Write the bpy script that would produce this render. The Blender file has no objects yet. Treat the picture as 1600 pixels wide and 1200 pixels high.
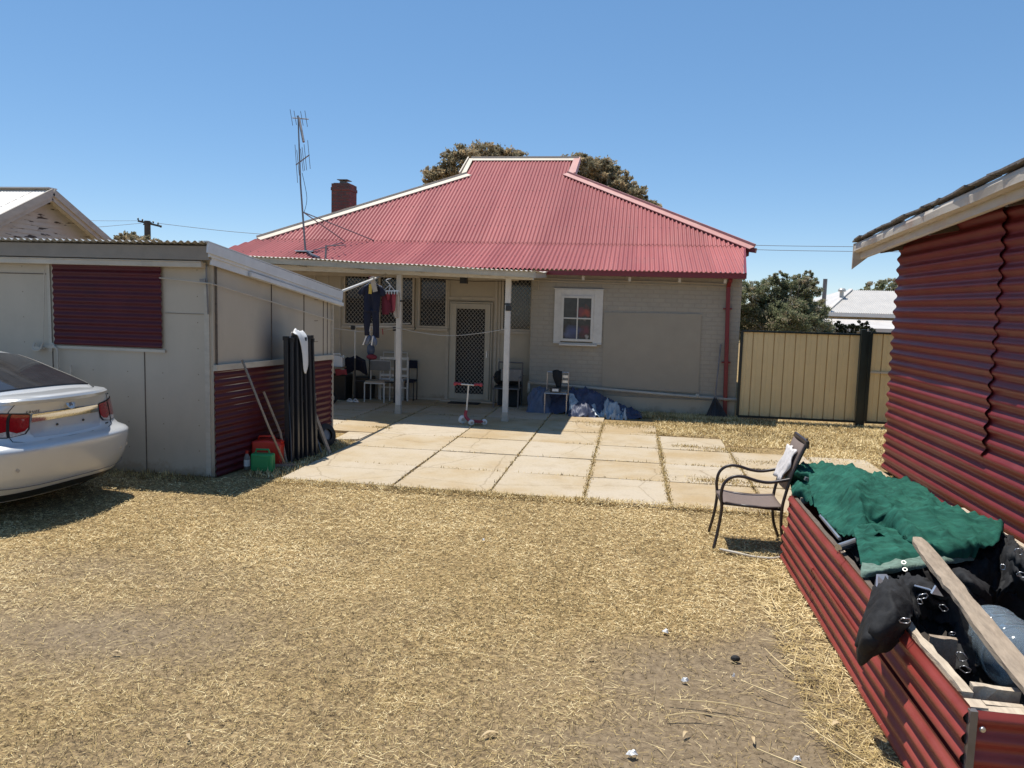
import bpy, math, random
import numpy as np
from mathutils import Vector, Matrix
R = math.radians
rng = np.random.default_rng(7)
random.seed(7)
scene = bpy.context.scene

# ------------------------------------------------------------------ camera
EYE = 2.1
FPX = 1200.0
_up = np.array([.028, 1, 123 / FPX]); _up /= np.linalg.norm(_up)
def _ray(u, v): return np.array([(u - 800) / FPX, -(v - 600) / FPX, -1.0])
_Y = _ray(990, 482.3); _Y -= _up * (_Y @ _up); _Y /= np.linalg.norm(_Y)
_X = np.cross(_Y, _up)
CM = np.array([_X, _Y, _up])                 # camera axes seen from the world (X along the house front, Y away, Z up)
cam_d = bpy.data.cameras.new('camera')
cam_d.sensor_width = 36; cam_d.lens = 27; cam_d.clip_end = 2000; cam_d.clip_start = .05
cam = bpy.data.objects.new('camera', cam_d)
scene.collection.objects.link(cam)
cam.matrix_world = Matrix.Translation((0, 0, EYE)) @ Matrix([list(r) for r in CM]).to_4x4()
scene.camera = cam

# ------------------------------------------------------------------ sky and sun
KX, KY = .22, -.20                            # shadow shift per metre of height
sun_dir = Vector((-KX, -KY, 1)).normalized()
elev = math.asin(sun_dir.z); azim = math.atan2(sun_dir.x, sun_dir.y)
world = bpy.data.worlds.new('World'); scene.world = world; world.use_nodes = True
wn = world.node_tree.nodes; wl = world.node_tree.links; wn.clear()
sky = wn.new('ShaderNodeTexSky'); sky.sky_type = 'NISHITA'; sky.sun_disc = False
sky.sun_elevation = elev; sky.sun_rotation = azim
sky.air_density = .7; sky.dust_density = 0; sky.ozone_density = 6.0; sky.altitude = 50
bg = wn.new('ShaderNodeBackground'); bg.inputs['Strength'].default_value = .145
wo = wn.new('ShaderNodeOutputWorld')
hs = wn.new('ShaderNodeHueSaturation'); hs.inputs['Saturation'].default_value = 1.34; hs.inputs['Value'].default_value = 1.75
gm = wn.new('ShaderNodeGamma'); gm.inputs[1].default_value = .6; wl.new(sky.outputs[0], gm.inputs[0]); wl.new(gm.outputs[0], hs.inputs['Color']); wl.new(hs.outputs[0], bg.inputs[0]); wl.new(bg.outputs[0], wo.inputs[0])
sd = bpy.data.lights.new('sun', 'SUN'); sd.energy = 4.9; sd.angle = R(.53); sd.color = (1, .95, .87)
so = bpy.data.objects.new('sun', sd); scene.collection.objects.link(so)
so.rotation_euler = sun_dir.to_track_quat('Z', 'Y').to_euler(); so.location = (0, 0, 30)
scene.view_settings.view_transform = 'Standard'; scene.view_settings.look = 'None'
scene.view_settings.exposure = 0.17; scene.view_settings.gamma = 1

# ------------------------------------------------------------------ helpers
ORG = {}
def tag(o, label=None, cat=None, group=None, kind=None):
    if label: o['label'] = label
    if cat: o['category'] = cat
    if group: o['group'] = group
    if kind: o['kind'] = kind
    return o
def thing(name, label, cat, loc=(0, 0, 0), group=None):
    o = bpy.data.objects.new(name, None); scene.collection.objects.link(o)
    o.location = loc; o.empty_display_size = .1; ORG[o.name] = Vector(loc)
    return tag(o, label, cat, group)
def spline(pts, n=6):
    P = [Vector(p) for p in pts]
    if len(P) < 3: return P
    out = []
    for i in range(len(P) - 1):
        a = P[max(i - 1, 0)]; b = P[i]; c = P[i + 1]; d = P[min(i + 2, len(P) - 1)]
        for k in range(n):
            t = k / n
            out.append(.5 * ((2 * b) + (c - a) * t + (2 * a - 5 * b + 4 * c - d) * t * t + (3 * b - a - 3 * c + d) * t ** 3))
    out.append(P[-1]); return out
class MB:
    def __init__(s): s.v = []; s.f = []; s.T = None
    def add(s, vs, fs):
        n = len(s.v)
        for p in vs:
            p = Vector(p); s.v.append(s.T @ p if s.T is not None else p)
        s.f += [tuple(i + n for i in f) for f in fs]; return s
    def box(s, c, d, rot=None, taper=1.0):
        x, y, z = [k / 2 for k in d]; c = Vector(c)
        vs = [Vector((sx * x * (taper if sz > 0 else 1), sy * y * (taper if sz > 0 else 1), sz * z)) for sz in (-1, 1) for sy in (-1, 1) for sx in (-1, 1)]
        if rot is not None: vs = [rot @ v for v in vs]
        return s.add([v + c for v in vs], [(0, 2, 3, 1), (4, 5, 7, 6), (0, 1, 5, 4), (2, 6, 7, 3), (0, 4, 6, 2), (1, 3, 7, 5)])
    def bb(s, x0, x1, y0, y1, z0, z1):
        return s.box(((x0 + x1) / 2, (y0 + y1) / 2, (z0 + z1) / 2), (abs(x1 - x0), abs(y1 - y0), abs(z1 - z0)))
    def bar(s, a, b, w, h=None, up=(0, 0, 1)):
        a = Vector(a); b = Vector(b); d = b - a; L = d.length; d.normalize(); h = h or w
        u = Vector(up)
        if abs(d.dot(u)) > .98: u = Vector((0, 1, 0))
        x = d.cross(u).normalized(); z = x.cross(d)
        m = Matrix((x, d, z)).transposed()
        return s.box((a + b) / 2, (w, L, h), m)
    def tube(s, pts, r, n=8, cap=True):
        pts = [Vector(p) for p in pts]; k = len(pts); rr = r if hasattr(r, '__len__') else [r] * k
        vs = []; prev = None
        for i, p in enumerate(pts):
            d = (pts[min(i + 1, k - 1)] - pts[max(i - 1, 0)]).normalized()
            if prev is None:
                u = Vector((0, 0, 1)) if abs(d.z) < .9 else Vector((1, 0, 0))
                x = d.cross(u).normalized()
            else:
                x = (prev - d * prev.dot(d)); x = x.normalized() if x.length > 1e-6 else d.orthogonal().normalized()
            prev = x; y = d.cross(x)
            for j in range(n):
                a = 2 * math.pi * j / n
                vs.append(p + (x * math.cos(a) + y * math.sin(a)) * rr[i])
        fs = [(i * n + j, i * n + (j + 1) % n, (i + 1) * n + (j + 1) % n, (i + 1) * n + j) for i in range(k - 1) for j in range(n)]
        if cap: fs += [tuple(range(n - 1, -1, -1)), tuple((k - 1) * n + j for j in range(n))]
        return s.add(vs, fs)
    def grid(s, P):
        a = len(P); b = len(P[0])
        return s.add([p for r in P for p in r], [(i * b + j, i * b + j + 1, (i + 1) * b + j + 1, (i + 1) * b + j) for i in range(a - 1) for j in range(b - 1)])
    def ell(s, c, r, n=12, m=8, rot=None):
        c = Vector(c); vs = []
        for i in range(m + 1):
            t = math.pi * i / m
            for j in range(n):
                a = 2 * math.pi * j / n
                v = Vector((r[0] * math.sin(t) * math.cos(a), r[1] * math.sin(t) * math.sin(a), r[2] * math.cos(t)))
                if rot is not None: v = rot @ v
                vs.append(v + c)
        return s.add(vs, [(i * n + j, (i + 1) * n + j, (i + 1) * n + (j + 1) % n, i * n + (j + 1) % n) for i in range(m) for j in range(n)])
    def lathe(s, c, prof, n=20, axis=(0, 0, 1)):
        c = Vector(c); d = Vector(axis).normalized(); x = d.orthogonal().normalized(); y = d.cross(x); vs = []
        for (r, h) in prof:
            for j in range(n):
                a = 2 * math.pi * j / n
                vs.append(c + d * h + (x * math.cos(a) + y * math.sin(a)) * r)
        k = len(prof)
        return s.add(vs, [(i * n + j, i * n + (j + 1) % n, (i + 1) * n + (j + 1) % n, (i + 1) * n + j) for i in range(k - 1) for j in range(n)])
    def poly(s, pts, thick=None):
        pts = [Vector(p) for p in pts]
        if thick is None: return s.add(pts, [tuple(range(len(pts)))])
        t = Vector(thick); n = len(pts)
        return s.add(pts + [p + t for p in pts], [tuple(range(n)), tuple(range(2 * n - 1, n - 1, -1))] + [(i, (i + 1) % n, n + (i + 1) % n, n + i) for i in range(n)])
def obj(name, mb, mat, parent=None, smooth=False, bevel=0, weld=False):
    me = bpy.data.meshes.new(name)
    off = ORG.get(parent.name, Vector()) if parent else Vector()
    me.from_pydata([tuple(v - off) for v in mb.v], [], mb.f)
    me.materials.append(mat)
    if smooth:
        me.polygons.foreach_set('use_smooth', [True] * len(me.polygons))
    me.validate(); me.update()
    o = bpy.data.objects.new(name, me); scene.collection.objects.link(o)
    ORG[o.name] = Vector(off)
    if parent: o.parent = parent
    if weld:
        w = o.modifiers.new('weld', 'WELD'); w.merge_threshold = .0005
    if bevel:
        b = o.modifiers.new('bevel', 'BEVEL'); b.width = bevel; b.segments = 2; b.limit_method = 'ANGLE'
    return o
def top(name, mb, mat, label, cat, group=None, kind=None, **k):
    o = obj(name, mb, mat, None, **k)
    c = sum((v for v in mb.v), Vector()) / len(mb.v); c.z = min(v.z for v in mb.v)
    o.data.transform(Matrix.Translation(-c)); o.location = c
    ORG[o.name] = c
    return tag(o, label, cat, group, kind)
def struct(name, mb, mat, **k): return tag(obj(name, mb, mat, **k), kind='structure')

# ------------------------------------------------------------------ materials
def nd(nt, t, **k):
    n = nt.nodes.new(t)
    for a, b in k.items(): setattr(n, a, b)
    return n
def mat(name, col, rough=.6, var=.18, scale=6.0, metal=0.0, bump=0.0, bscale=60.0, spec=.5, col2=None, dirt=0.0, dirtcol=(.12, .09, .06), streak=None, coat=0.0, trans=0.0, rvar=.1):
    m = bpy.data.materials.new(name); m.use_nodes = True; nt = m.node_tree; p = nt.nodes['Principled BSDF']
    tc = nd(nt, 'ShaderNodeNewGeometry'); src = tc.outputs['Position']
    if streak:
        mp = nd(nt, 'ShaderNodeMapping'); mp.inputs['Scale'].default_value = streak
        nt.links.new(src, mp.inputs[0]); src = mp.outputs[0]
    n1 = nd(nt, 'ShaderNodeTexNoise'); n1.inputs['Scale'].default_value = scale; n1.inputs['Detail'].default_value = 6; n1.inputs['Roughness'].default_value = .62
    nt.links.new(src, n1.inputs['Vector'])
    cr = nd(nt, 'ShaderNodeValToRGB'); e = cr.color_ramp.elements
    c2 = col2 or tuple(min(1, c * (1 + var)) for c in col); c1 = tuple(c * (1 - var) for c in col)
    e[0].position = .3; e[0].color = (*c1, 1); e[1].position = .7; e[1].color = (*c2, 1)
    nt.links.new(n1.outputs[0], cr.inputs[0]); out = cr.outputs[0]
    if dirt > 0:
        n2 = nd(nt, 'ShaderNodeTexNoise'); n2.inputs['Scale'].default_value = scale * .37 + 1; n2.inputs['Detail'].default_value = 9; n2.inputs['Roughness'].default_value = .7
        nt.links.new(tc.outputs['Position'], n2.inputs['Vector'])
        mr = nd(nt, 'ShaderNodeMapRange'); mr.inputs[1].default_value = .5; mr.inputs[2].default_value = .72; mr.inputs[4].default_value = dirt
        nt.links.new(n2.outputs[0], mr.inputs[0])
        mx = nd(nt, 'ShaderNodeMix', data_type='RGBA'); nt.links.new(mr.outputs[0], mx.inputs[0])
        nt.links.new(out, mx.inputs[6]); mx.inputs[7].default_value = (*dirtcol, 1); out = mx.outputs[2]
    nt.links.new(out, p.inputs['Base Color'])
    rr = nd(nt, 'ShaderNodeMapRange'); rr.inputs[3].default_value = max(0, rough - rvar); rr.inputs[4].default_value = min(1, rough + rvar)
    nt.links.new(n1.outputs[0], rr.inputs[0]); nt.links.new(rr.outputs[0], p.inputs['Roughness'])
    p.inputs['Metallic'].default_value = metal; p.inputs['Specular IOR Level'].default_value = spec
    if coat: p.inputs['Coat Weight'].default_value = coat; p.inputs['Coat Roughness'].default_value = .04
    if trans: p.inputs['Transmission Weight'].default_value = trans
    if bump:
        n3 = nd(nt, 'ShaderNodeTexNoise'); n3.inputs['Scale'].default_value = bscale; n3.inputs['Detail'].default_value = 5
        nt.links.new(src, n3.inputs['Vector'])
        bp = nd(nt, 'ShaderNodeBump'); bp.inputs['Strength'].default_value = bump; bp.inputs['Distance'].default_value = .01
        nt.links.new(n3.outputs[0], bp.inputs['Height']); nt.links.new(bp.outputs[0], p.inputs['Normal'])
    return m
def attr_mat(name, c1, c2, c3, rough=.8, trans=0.0, pos=(0, .5, 1)):
    """colour picked per leaf / blade / slab from the 'tint' attribute"""
    m = bpy.data.materials.new(name); m.use_nodes = True; nt = m.node_tree; p = nt.nodes['Principled BSDF']
    a = nd(nt, 'ShaderNodeAttribute', attribute_name='tint'); cr = nd(nt, 'ShaderNodeValToRGB'); e = cr.color_ramp.elements
    e[0].color = (*c1, 1); e[0].position = pos[0]; e[1].color = (*c3, 1); e[1].position = pos[2]
    x = e.new(pos[1]); x.color = (*c2, 1)
    nt.links.new(a.outputs['Fac'], cr.inputs[0]); nt.links.new(cr.outputs[0], p.inputs['Base Color'])
    p.inputs['Roughness'].default_value = rough; p.inputs['Specular IOR Level'].default_value = .25
    if trans:
        t = nd(nt, 'ShaderNodeBsdfTranslucent'); nt.links.new(cr.outputs[0], t.inputs[0])
        mx = nd(nt, 'ShaderNodeMixShader'); mx.inputs[0].default_value = trans
        nt.links.new(p.outputs[0], mx.inputs[1]); nt.links.new(t.outputs[0], mx.inputs[2])
        nt.links.new(mx.outputs[0], nt.nodes['Material Output'].inputs[0])
    return m
def brick_mat(name, c1, c2, mortar, w=.23, h=.086, bump=.6, axis='xz', msize=.012):
    m = bpy.data.materials.new(name); m.use_nodes = True; nt = m.node_tree; p = nt.nodes['Principled BSDF']
    g = nd(nt, 'ShaderNodeNewGeometry'); sp = nd(nt, 'ShaderNodeSeparateXYZ'); cb = nd(nt, 'ShaderNodeCombineXYZ')
    nt.links.new(g.outputs['Position'], sp.inputs[0])
    ad = nd(nt, 'ShaderNodeMath', operation='ADD'); nt.links.new(sp.outputs[0], ad.inputs[0]); nt.links.new(sp.outputs[1], ad.inputs[1])
    nt.links.new(ad.outputs[0], cb.inputs[0]); nt.links.new(sp.outputs[2], cb.inputs[1])
    b = nd(nt, 'ShaderNodeTexBrick'); b.inputs['Scale'].default_value = 1; b.inputs['Brick Width'].default_value = w; b.inputs['Row Height'].default_value = h
    b.inputs['Mortar Size'].default_value = msize; b.inputs['Mortar Smooth'].default_value = .4
    b.inputs['Color1'].default_value = (*c1, 1); b.inputs['Color2'].default_value = (*c2, 1); b.inputs['Mortar'].default_value = (*mortar, 1)
    nt.links.new(cb.outputs[0], b.inputs[0])
    n = nd(nt, 'ShaderNodeTexNoise'); n.inputs['Scale'].default_value = 9; n.inputs['Detail'].default_value = 8
    nt.links.new(g.outputs['Position'], n.inputs[0])
    mx = nd(nt, 'ShaderNodeMix', data_type='RGBA', blend_type='MULTIPLY'); mx.inputs[0].default_value = .22
    nt.links.new(b.outputs[0], mx.inputs[6]); nt.links.new(n.outputs[0], mx.inputs[7])
    nt.links.new(mx.outputs[2], p.inputs['Base Color'])
    s = nd(nt, 'ShaderNodeMath', operation='SUBTRACT'); nt.links.new(n.outputs[0], s.inputs[0]); nt.links.new(b.outputs['Fac'], s.inputs[1])
    bp = nd(nt, 'ShaderNodeBump'); bp.inputs['Strength'].default_value = bump; bp.inputs['Distance'].default_value = .006
    nt.links.new(s.outputs[0], bp.inputs['Height']); nt.links.new(bp.outputs[0], p.inputs['Normal'])
    p.inputs['Roughness'].default_value = .75
    return m

M = {}
M['roof_red'] = mat('faded_red_roof', (.36, .095, .092), .5, .12, 1.6, spec=.3, col2=(.43, .14, .13), dirt=.2, dirtcol=(.33, .17, .14), streak=(1, .12, .12))
def dots(m, px_, py_, r_, col, ax=(0, 1), sheet=0.0):
    # screw heads on a regular grid and a small tone change from sheet to sheet
    nt = m.node_tree; p = nt.nodes['Principled BSDF']; g_ = nd(nt, 'ShaderNodeNewGeometry'); sp = nd(nt, 'ShaderNodeSeparateXYZ'); nt.links.new(g_.outputs['Position'], sp.inputs[0])
    outs = []
    for a_, pp in zip(ax, (px_, py_)):
        q = nd(nt, 'ShaderNodeMath', operation='PINGPONG'); q.inputs[1].default_value = pp / 2; nt.links.new(sp.outputs[a_], q.inputs[0])
        l = nd(nt, 'ShaderNodeMath', operation='LESS_THAN'); l.inputs[1].default_value = r_; nt.links.new(q.outputs[0], l.inputs[0]); outs.append(l)
    mu = nd(nt, 'ShaderNodeMath', operation='MULTIPLY'); nt.links.new(outs[0].outputs[0], mu.inputs[0]); nt.links.new(outs[1].outputs[0], mu.inputs[1])
    src = p.inputs['Base Color'].links[0].from_socket
    if sheet:
        d_ = nd(nt, 'ShaderNodeMath', operation='DIVIDE'); d_.inputs[1].default_value = .762; nt.links.new(sp.outputs[ax[0]], d_.inputs[0]); f_ = nd(nt, 'ShaderNodeMath', operation='FLOOR'); nt.links.new(d_.outputs[0], f_.inputs[0])
        w_ = nd(nt, 'ShaderNodeTexWhiteNoise', noise_dimensions='1D'); nt.links.new(f_.outputs[0], w_.inputs['W'])
        mr = nd(nt, 'ShaderNodeMapRange'); mr.inputs[3].default_value = 1 - sheet; mr.inputs[4].default_value = 1 + sheet; nt.links.new(w_.outputs[0], mr.inputs[0])
        sc = nd(nt, 'ShaderNodeVectorMath', operation='SCALE'); nt.links.new(src, sc.inputs[0]); nt.links.new(mr.outputs[0], sc.inputs['Scale']); src = sc.outputs[0]
    mx = nd(nt, 'ShaderNodeMix', data_type='RGBA'); nt.links.new(mu.outputs[0], mx.inputs[0]); nt.links.new(src, mx.inputs[6]); mx.inputs[7].default_value = (*col, 1); nt.links.new(mx.outputs[2], p.inputs['Base Color'])
dots(M['roof_red'], .18, .95, .016, (.12, .05, .045), (0, 1), .10)
def base_stain(m, col, h=.32):
    # mud splashed up from the ground, with a ragged edge
    nt = m.node_tree; p = nt.nodes['Principled BSDF']; g_ = nd(nt, 'ShaderNodeNewGeometry'); sp = nd(nt, 'ShaderNodeSeparateXYZ'); nt.links.new(g_.outputs['Position'], sp.inputs[0])
    n_ = nd(nt, 'ShaderNodeTexNoise'); n_.inputs['Scale'].default_value = 4; n_.inputs['Detail'].default_value = 9; n_.inputs['Roughness'].default_value = .75; nt.links.new(g_.outputs['Position'], n_.inputs[0])
    a_ = nd(nt, 'ShaderNodeMath', operation='MULTIPLY_ADD'); a_.inputs[1].default_value = -.5 / h; a_.inputs[2].default_value = .25; nt.links.new(sp.outputs[2], a_.inputs[0])
    b_ = nd(nt, 'ShaderNodeMath', operation='ADD'); nt.links.new(a_.outputs[0], b_.inputs[0]); nt.links.new(n_.outputs[0], b_.inputs[1])
    mr = nd(nt, 'ShaderNodeMapRange'); mr.inputs[1].default_value = .52; mr.inputs[2].default_value = .68; mr.inputs[4].default_value = .6; nt.links.new(b_.outputs[0], mr.inputs[0])
    src = p.inputs['Base Color'].links[0].from_socket; mx = nd(nt, 'ShaderNodeMix', data_type='RGBA'); nt.links.new(mr.outputs[0], mx.inputs[0]); nt.links.new(src, mx.inputs[6]); mx.inputs[7].default_value = (*col, 1); nt.links.new(mx.outputs[2], p.inputs['Base Color'])
M['corr_red'] = mat('red_cladding', (.26, .046, .036), .40, .16, 3, spec=.4, dirt=.35, dirtcol=(.33, .11, .085), bump=.05, bscale=25)
M['wall_red'] = mat('red_wall_cladding', (.165, .022, .024), .44, .14, 3, spec=.4, dirt=.2, dirtcol=(.30, .10, .10), bump=.05, bscale=25)
M['old_red'] = mat('dark_red_cladding', (.075, .009, .014), .42, .15, 3, spec=.3, dirt=.15, dirtcol=(.14, .04, .04))
M['trim_red'] = mat('red_trim', (.20, .02, .025), .4, .1, 8)
M['cream'] = mat('cream_flashing', (.56, .48, .37), .5, .08, 3, dirt=.25, dirtcol=(.42, .22, .2))
M['cream_pink'] = mat('pink_flashing', (.48, .22, .19), .5, .08, 3, dirt=.5, dirtcol=(.6, .47, .38))
M['white_paint'] = mat('white_painted_timber', (.66, .63, .57), .5, .07, 10, dirt=.25, dirtcol=(.4, .33, .26))
M['porch_sheet'] = mat('pale_porch_iron', (.62, .57, .48), .6, .1, 5, dirt=.3, dirtcol=(.4, .33, .25))  # pale tone added so the underside bounces fill light into the porch
M['fascia_grey'] = mat('dark_painted_fascia', (.23, .205, .175), .6, .1, 5, dirt=.3, dirtcol=(.15, .13, .11))
M['post_white'] = mat('scuffed_white_post', (.66, .63, .58), .5, .1, 20, dirt=.35, dirtcol=(.38, .33, .28), streak=(1, 1, .2))
M['beam'] = mat('flaking_cream_beam', (.46, .41, .32), .6, .15, 6, dirt=.5, dirtcol=(.25, .2, .15), streak=(.3, 1, 2))
M['khaki_brick'] = brick_mat('painted_brick', (.43, .385, .31), (.41, .368, .297), (.385, .345, .28), bump=.5)
M['khaki'] = mat('khaki_sheet', (.50, .43, .32), .6, .05, 2.5, dirt=.18, dirtcol=(.22, .19, .15))
M['khaki_trim'] = mat('khaki_trim', (.52, .45, .35), .55, .08, 8, dirt=.2)
M['render'] = mat('rendered_infill', (.36, .315, .245), .75, .05, 3, bump=.15, bscale=80, dirt=.12, dirtcol=(.22, .19, .15))
M['shed_sheet'] = mat('painted_cement_sheet', (.44, .385, .305), .6, .06, 1.6, dirt=.2, dirtcol=(.25, .22, .18), streak=(1, 1, .4))
M['shed_trim'] = mat('weathered_pale_trim', (.47, .425, .35), .6, .12, 6, dirt=.4, dirtcol=(.24, .2, .17), streak=(.5, .5, 2))
M['shed_barge'] = mat('galvanised_white_barge', (.62, .63, .63), .4, .08, 4, metal=0, dirt=.25, dirtcol=(.4, .37, .33))
M['galv'] = mat('galvanised_iron', (.55, .54, .50), .42, .12, 5, metal=.4, dirt=.3, dirtcol=(.33, .28, .22))
M['peel'] = mat('peeling_fascia', (.50, .45, .38), .6, .15, 5, dirt=.6, dirtcol=(.45, .28, .2), streak=(1, .35, 3))
M['grey_wood'] = mat('weathered_plank', (.33, .26, .19), .8, .25, 14, bump=.5, bscale=40, streak=(3, .6, 3), dirt=.35, dirtcol=(.14, .1, .07))
M['pale_wood'] = mat('bleached_timber', (.52, .43, .32), .8, .2, 14, bump=.4, bscale=40, streak=(3, .6, 3), dirt=.4, dirtcol=(.25, .18, .12))
M['dark_wood'] = mat('old_dark_timber', (.12, .095, .075), .8, .3, 20, bump=.4)
M['shingle'] = mat('old_roof_edge', (.16, .14, .125), .8, .35, 18, bump=.5, bscale=30)
M['grille'] = mat('cream_grille', (.40, .36, .30), .45, .05, 10)
M['door_frame'] = mat('cream_door_frame', (.50, .44, .34), .45, .05, 10, dirt=.15)
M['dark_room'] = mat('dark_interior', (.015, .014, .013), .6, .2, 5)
M['glass_dark'] = mat('window_glass', (.02, .022, .025), .08, .1, 2, spec=.6, rvar=.02)
M['black'] = mat('black_plastic', (.015, .015, .017), .4, .2, 10)
M['black_metal'] = mat('black_powder_coat', (.02, .02, .024), .32, .2, 10)
M['navy_cloth'] = mat('navy_cloth', (.010, .012, .028), .85, .25, 12, bump=.3)
M['silver'] = mat('silver_metal', (.55, .55, .56), .3, .08, 10, metal=.8)
M['white_plastic'] = mat('white_plastic', (.70, .70, .68), .4, .05, 10)
M['fence'] = mat('cream_fence_sheet', (.72, .55, .29), .45, .05, 2, dirt=.12, dirtcol=(.35, .27, .17))
M['fence_dark'] = mat('dark_green_frame', (.012, .02, .019), .4, .2, 8)
M['brick_red'] = brick_mat('chimney_brick', (.20, .07, .05), (.12, .05, .04), (.10, .08, .065), msize=.014)
M['board_peel'] = mat('peeling_weatherboard', (.56, .53, .47), .7, .08, 3, dirt=.0)
M['zinc'] = mat('white_roof_sheet', (.62, .58, .53), .45, .06, 2, dirt=.25, dirtcol=(.6, .42, .32))
M['zinc_grey'] = mat('grey_roof_sheet', (.48, .455, .42), .5, .06, 2)
M['pole_wood'] = mat('power_pole_timber', (.07, .055, .045), .8, .2, 6)
M['wire'] = mat('wire', (.10, .10, .11), .6, .1, 5)
M['rope'] = mat('cord', (.5, .48, .44), .7, .1, 20)
M['alu_dark'] = mat('antenna_metal', (.20, .19, .19), .45, .2, 8, metal=.6)
M['leaf_gum'] = attr_mat('gum_leaves', (.14, .13, .075), (.36, .31, .20), (.58, .43, .24), .6, .5, (0, .5, 1))
M['leaf_tam'] = attr_mat('feathery_leaves', (.12, .15, .075), (.31, .33, .19), (.54, .42, .32), .7, .5)
M['leaf_dark'] = attr_mat('dark_leaves', (.015, .022, .012), (.035, .045, .022), (.08, .085, .04), .6, .2)
M['bark'] = mat('grey_bark', (.16, .13, .10), .85, .3, 9, bump=.4)
M['green_cloth'] = mat('green_shade_cloth', (.020, .105, .075), .85, .45, 9, bump=.55, bscale=150, spec=.15, dirt=.35, dirtcol=(.06, .24, .16), streak=(1, 3, 1))
M['green_hem'] = mat('faded_green_hem', (.13, .20, .16), .8, .35, 30, bump=.6, bscale=60)
M['nylon'] = mat('black_nylon', (.020, .020, .021), .78, .35, 12, bump=.8, bscale=22, spec=.25)
M['tarp_blue'] = mat('navy_tarp', (.045, .058, .11), .55, .3, 6, bump=.3)
M['tarp_silver'] = mat('pale_blue_tarp', (.36, .43, .48), .35, .15, 5, bump=.2)
M['tarp_dull'] = mat('dull_blue_tarp', (.10, .13, .2), .5, .25, 6, bump=.3)
M['sling'] = mat('brown_sling_fabric', (.17, .125, .105), .75, .08, 30, bump=.3, bscale=300)
M['bronze'] = mat('bronze_tube', (.035, .022, .018), .38, .2, 20, spec=.6)
M['white_cloth'] = mat('white_cloth', (.66, .62, .60), .8, .08, 15, bump=.2)
M['red_plastic'] = mat('red_plastic', (.55, .03, .015), .4, .1, 8)
M['green_plastic'] = mat('green_plastic', (.02, .25, .08), .4, .1, 8)
M['rubber'] = mat('rubber', (.018, .018, .018), .8, .2, 10)
M['soil'] = mat('dark_soil', (.035, .028, .022), .95, .4, 14, bump=.7, bscale=30)
M['pink'] = mat('pink_cloth', (.34, .055, .07), .85, .15, 12, bump=.2)
M['maroon'] = mat('maroon_cloth', (.16, .02, .035), .85, .2, 12)
M['beige_cloth'] = mat('beige_cloth', (.45, .38, .3), .85, .1, 12)
M['grey_vinyl'] = mat('grey_vinyl', (.17, .17, .165), .5, .1, 10)
M['tan_vinyl'] = mat('tan_vinyl', (.35, .28, .2), .5, .1, 10)
M['yellow'] = mat('yellow_plastic', (.65, .42, .06), .5, .05, 10)
M['carton'] = mat('grey_carton', (.22, .20, .18), .6, .2, 14)
M['paper'] = mat('white_litter', (.8, .79, .76), .7, .03, 20)
M['dead_leaf'] = mat('dead_leaf', (.50, .37, .20), .7, .15, 40)
M['straw'] = mat('straw', (.62, .47, .24), .7, .15, 40)
M['blue_cloth'] = mat('blue_curtain', (.06, .10, .26), .8, .3, 9)
M['red_curtain'] = mat('red_curtain', (.45, .05, .025), .8, .3, 9)

for k_ in ('shed_sheet', 'khaki', 'khaki_brick', 'fence'): base_stain(M[k_], (.27, .20, .13))
dots(M['shed_sheet'], .45, .30, .006, (.20, .16, .12), (0, 2), .03)
# ------------------------------------------------------------------ corrugated sheet
def corr(mb, o, u, v, w, lo, hi, n, pitch=.09, amp=.011, nv=1, wob=0.0, seg=8, u0=0.0, seed=0):
    """ribs run along v; waves advance along u; lo/hi give the v range at a distance along u"""
    o = Vector(o); u = Vector(u).normalized(); v = Vector(v).normalized(); n = Vector(n).normalized()
    k = max(2, int(round(w / pitch * seg)))
    lo_f = lo if callable(lo) else (lambda s: lo); hi_f = hi if callable(hi) else (lambda s: hi)
    r = random.Random(seed); ph = [r.uniform(0, 6.28) for _ in range(6)]
    P = []
    for i in range(k + 1):
        s = w * i / k; a = lo_f(s); b = hi_f(s); row = []
        for j in range(nv + 1):
            t = a + (b - a) * j / nv
            d = amp * math.sin(2 * math.pi * (s + u0) / pitch)
            if wob: d += wob * (math.sin(1.3 * t + ph[0] + 2 * s) * .5 + math.sin(3.1 * t + ph[1]) * .3 + math.sin(2.2 * s + ph[2] + t) * .4)
            row.append(o + u * s + v * t + n * d)
        P.append(row)
    mb.grid(P); return mb

# ================================================================== THE SETTING
def set_tint(me, vals, domain='POINT'):
    a = me.attributes.new('tint', 'FLOAT', domain); a.data.foreach_set('value', np.asarray(vals, dtype=np.float32))
def np_mesh(name, verts, faces_n, nper, mat_, tint=None, parent=None):
    me = bpy.data.meshes.new(name); verts = np.asarray(verts, dtype=np.float32).reshape(-1, 3)
    nf = faces_n; nl = nf * nper
    me.vertices.add(len(verts)); me.vertices.foreach_set('co', verts.ravel())
    me.loops.add(nl); me.loops.foreach_set('vertex_index', np.arange(nl, dtype=np.int32))
    me.polygons.add(nf); me.polygons.foreach_set('loop_start', np.arange(0, nl, nper, dtype=np.int32))
    me.update(calc_edges=True); me.materials.append(mat_)
    if tint is not None: set_tint(me, np.repeat(tint, nper))
    o = bpy.data.objects.new(name, me); scene.collection.objects.link(o)
    if parent: o.parent = parent
    return o
def vnoise(x, y, seed=0):
    r = np.random.default_rng(seed); out = np.zeros_like(x, dtype=float)
    for f in (.35, .8, 1.7, 3.3, 6.1):
        for _ in range(3):
            a = r.uniform(0, 6.28); p = r.uniform(0, 6.28)
            out += np.sin((x * math.cos(a) + y * math.sin(a)) * f * 2.2 + p) / (f ** .5 + .6)
    return out / 4.0
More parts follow.
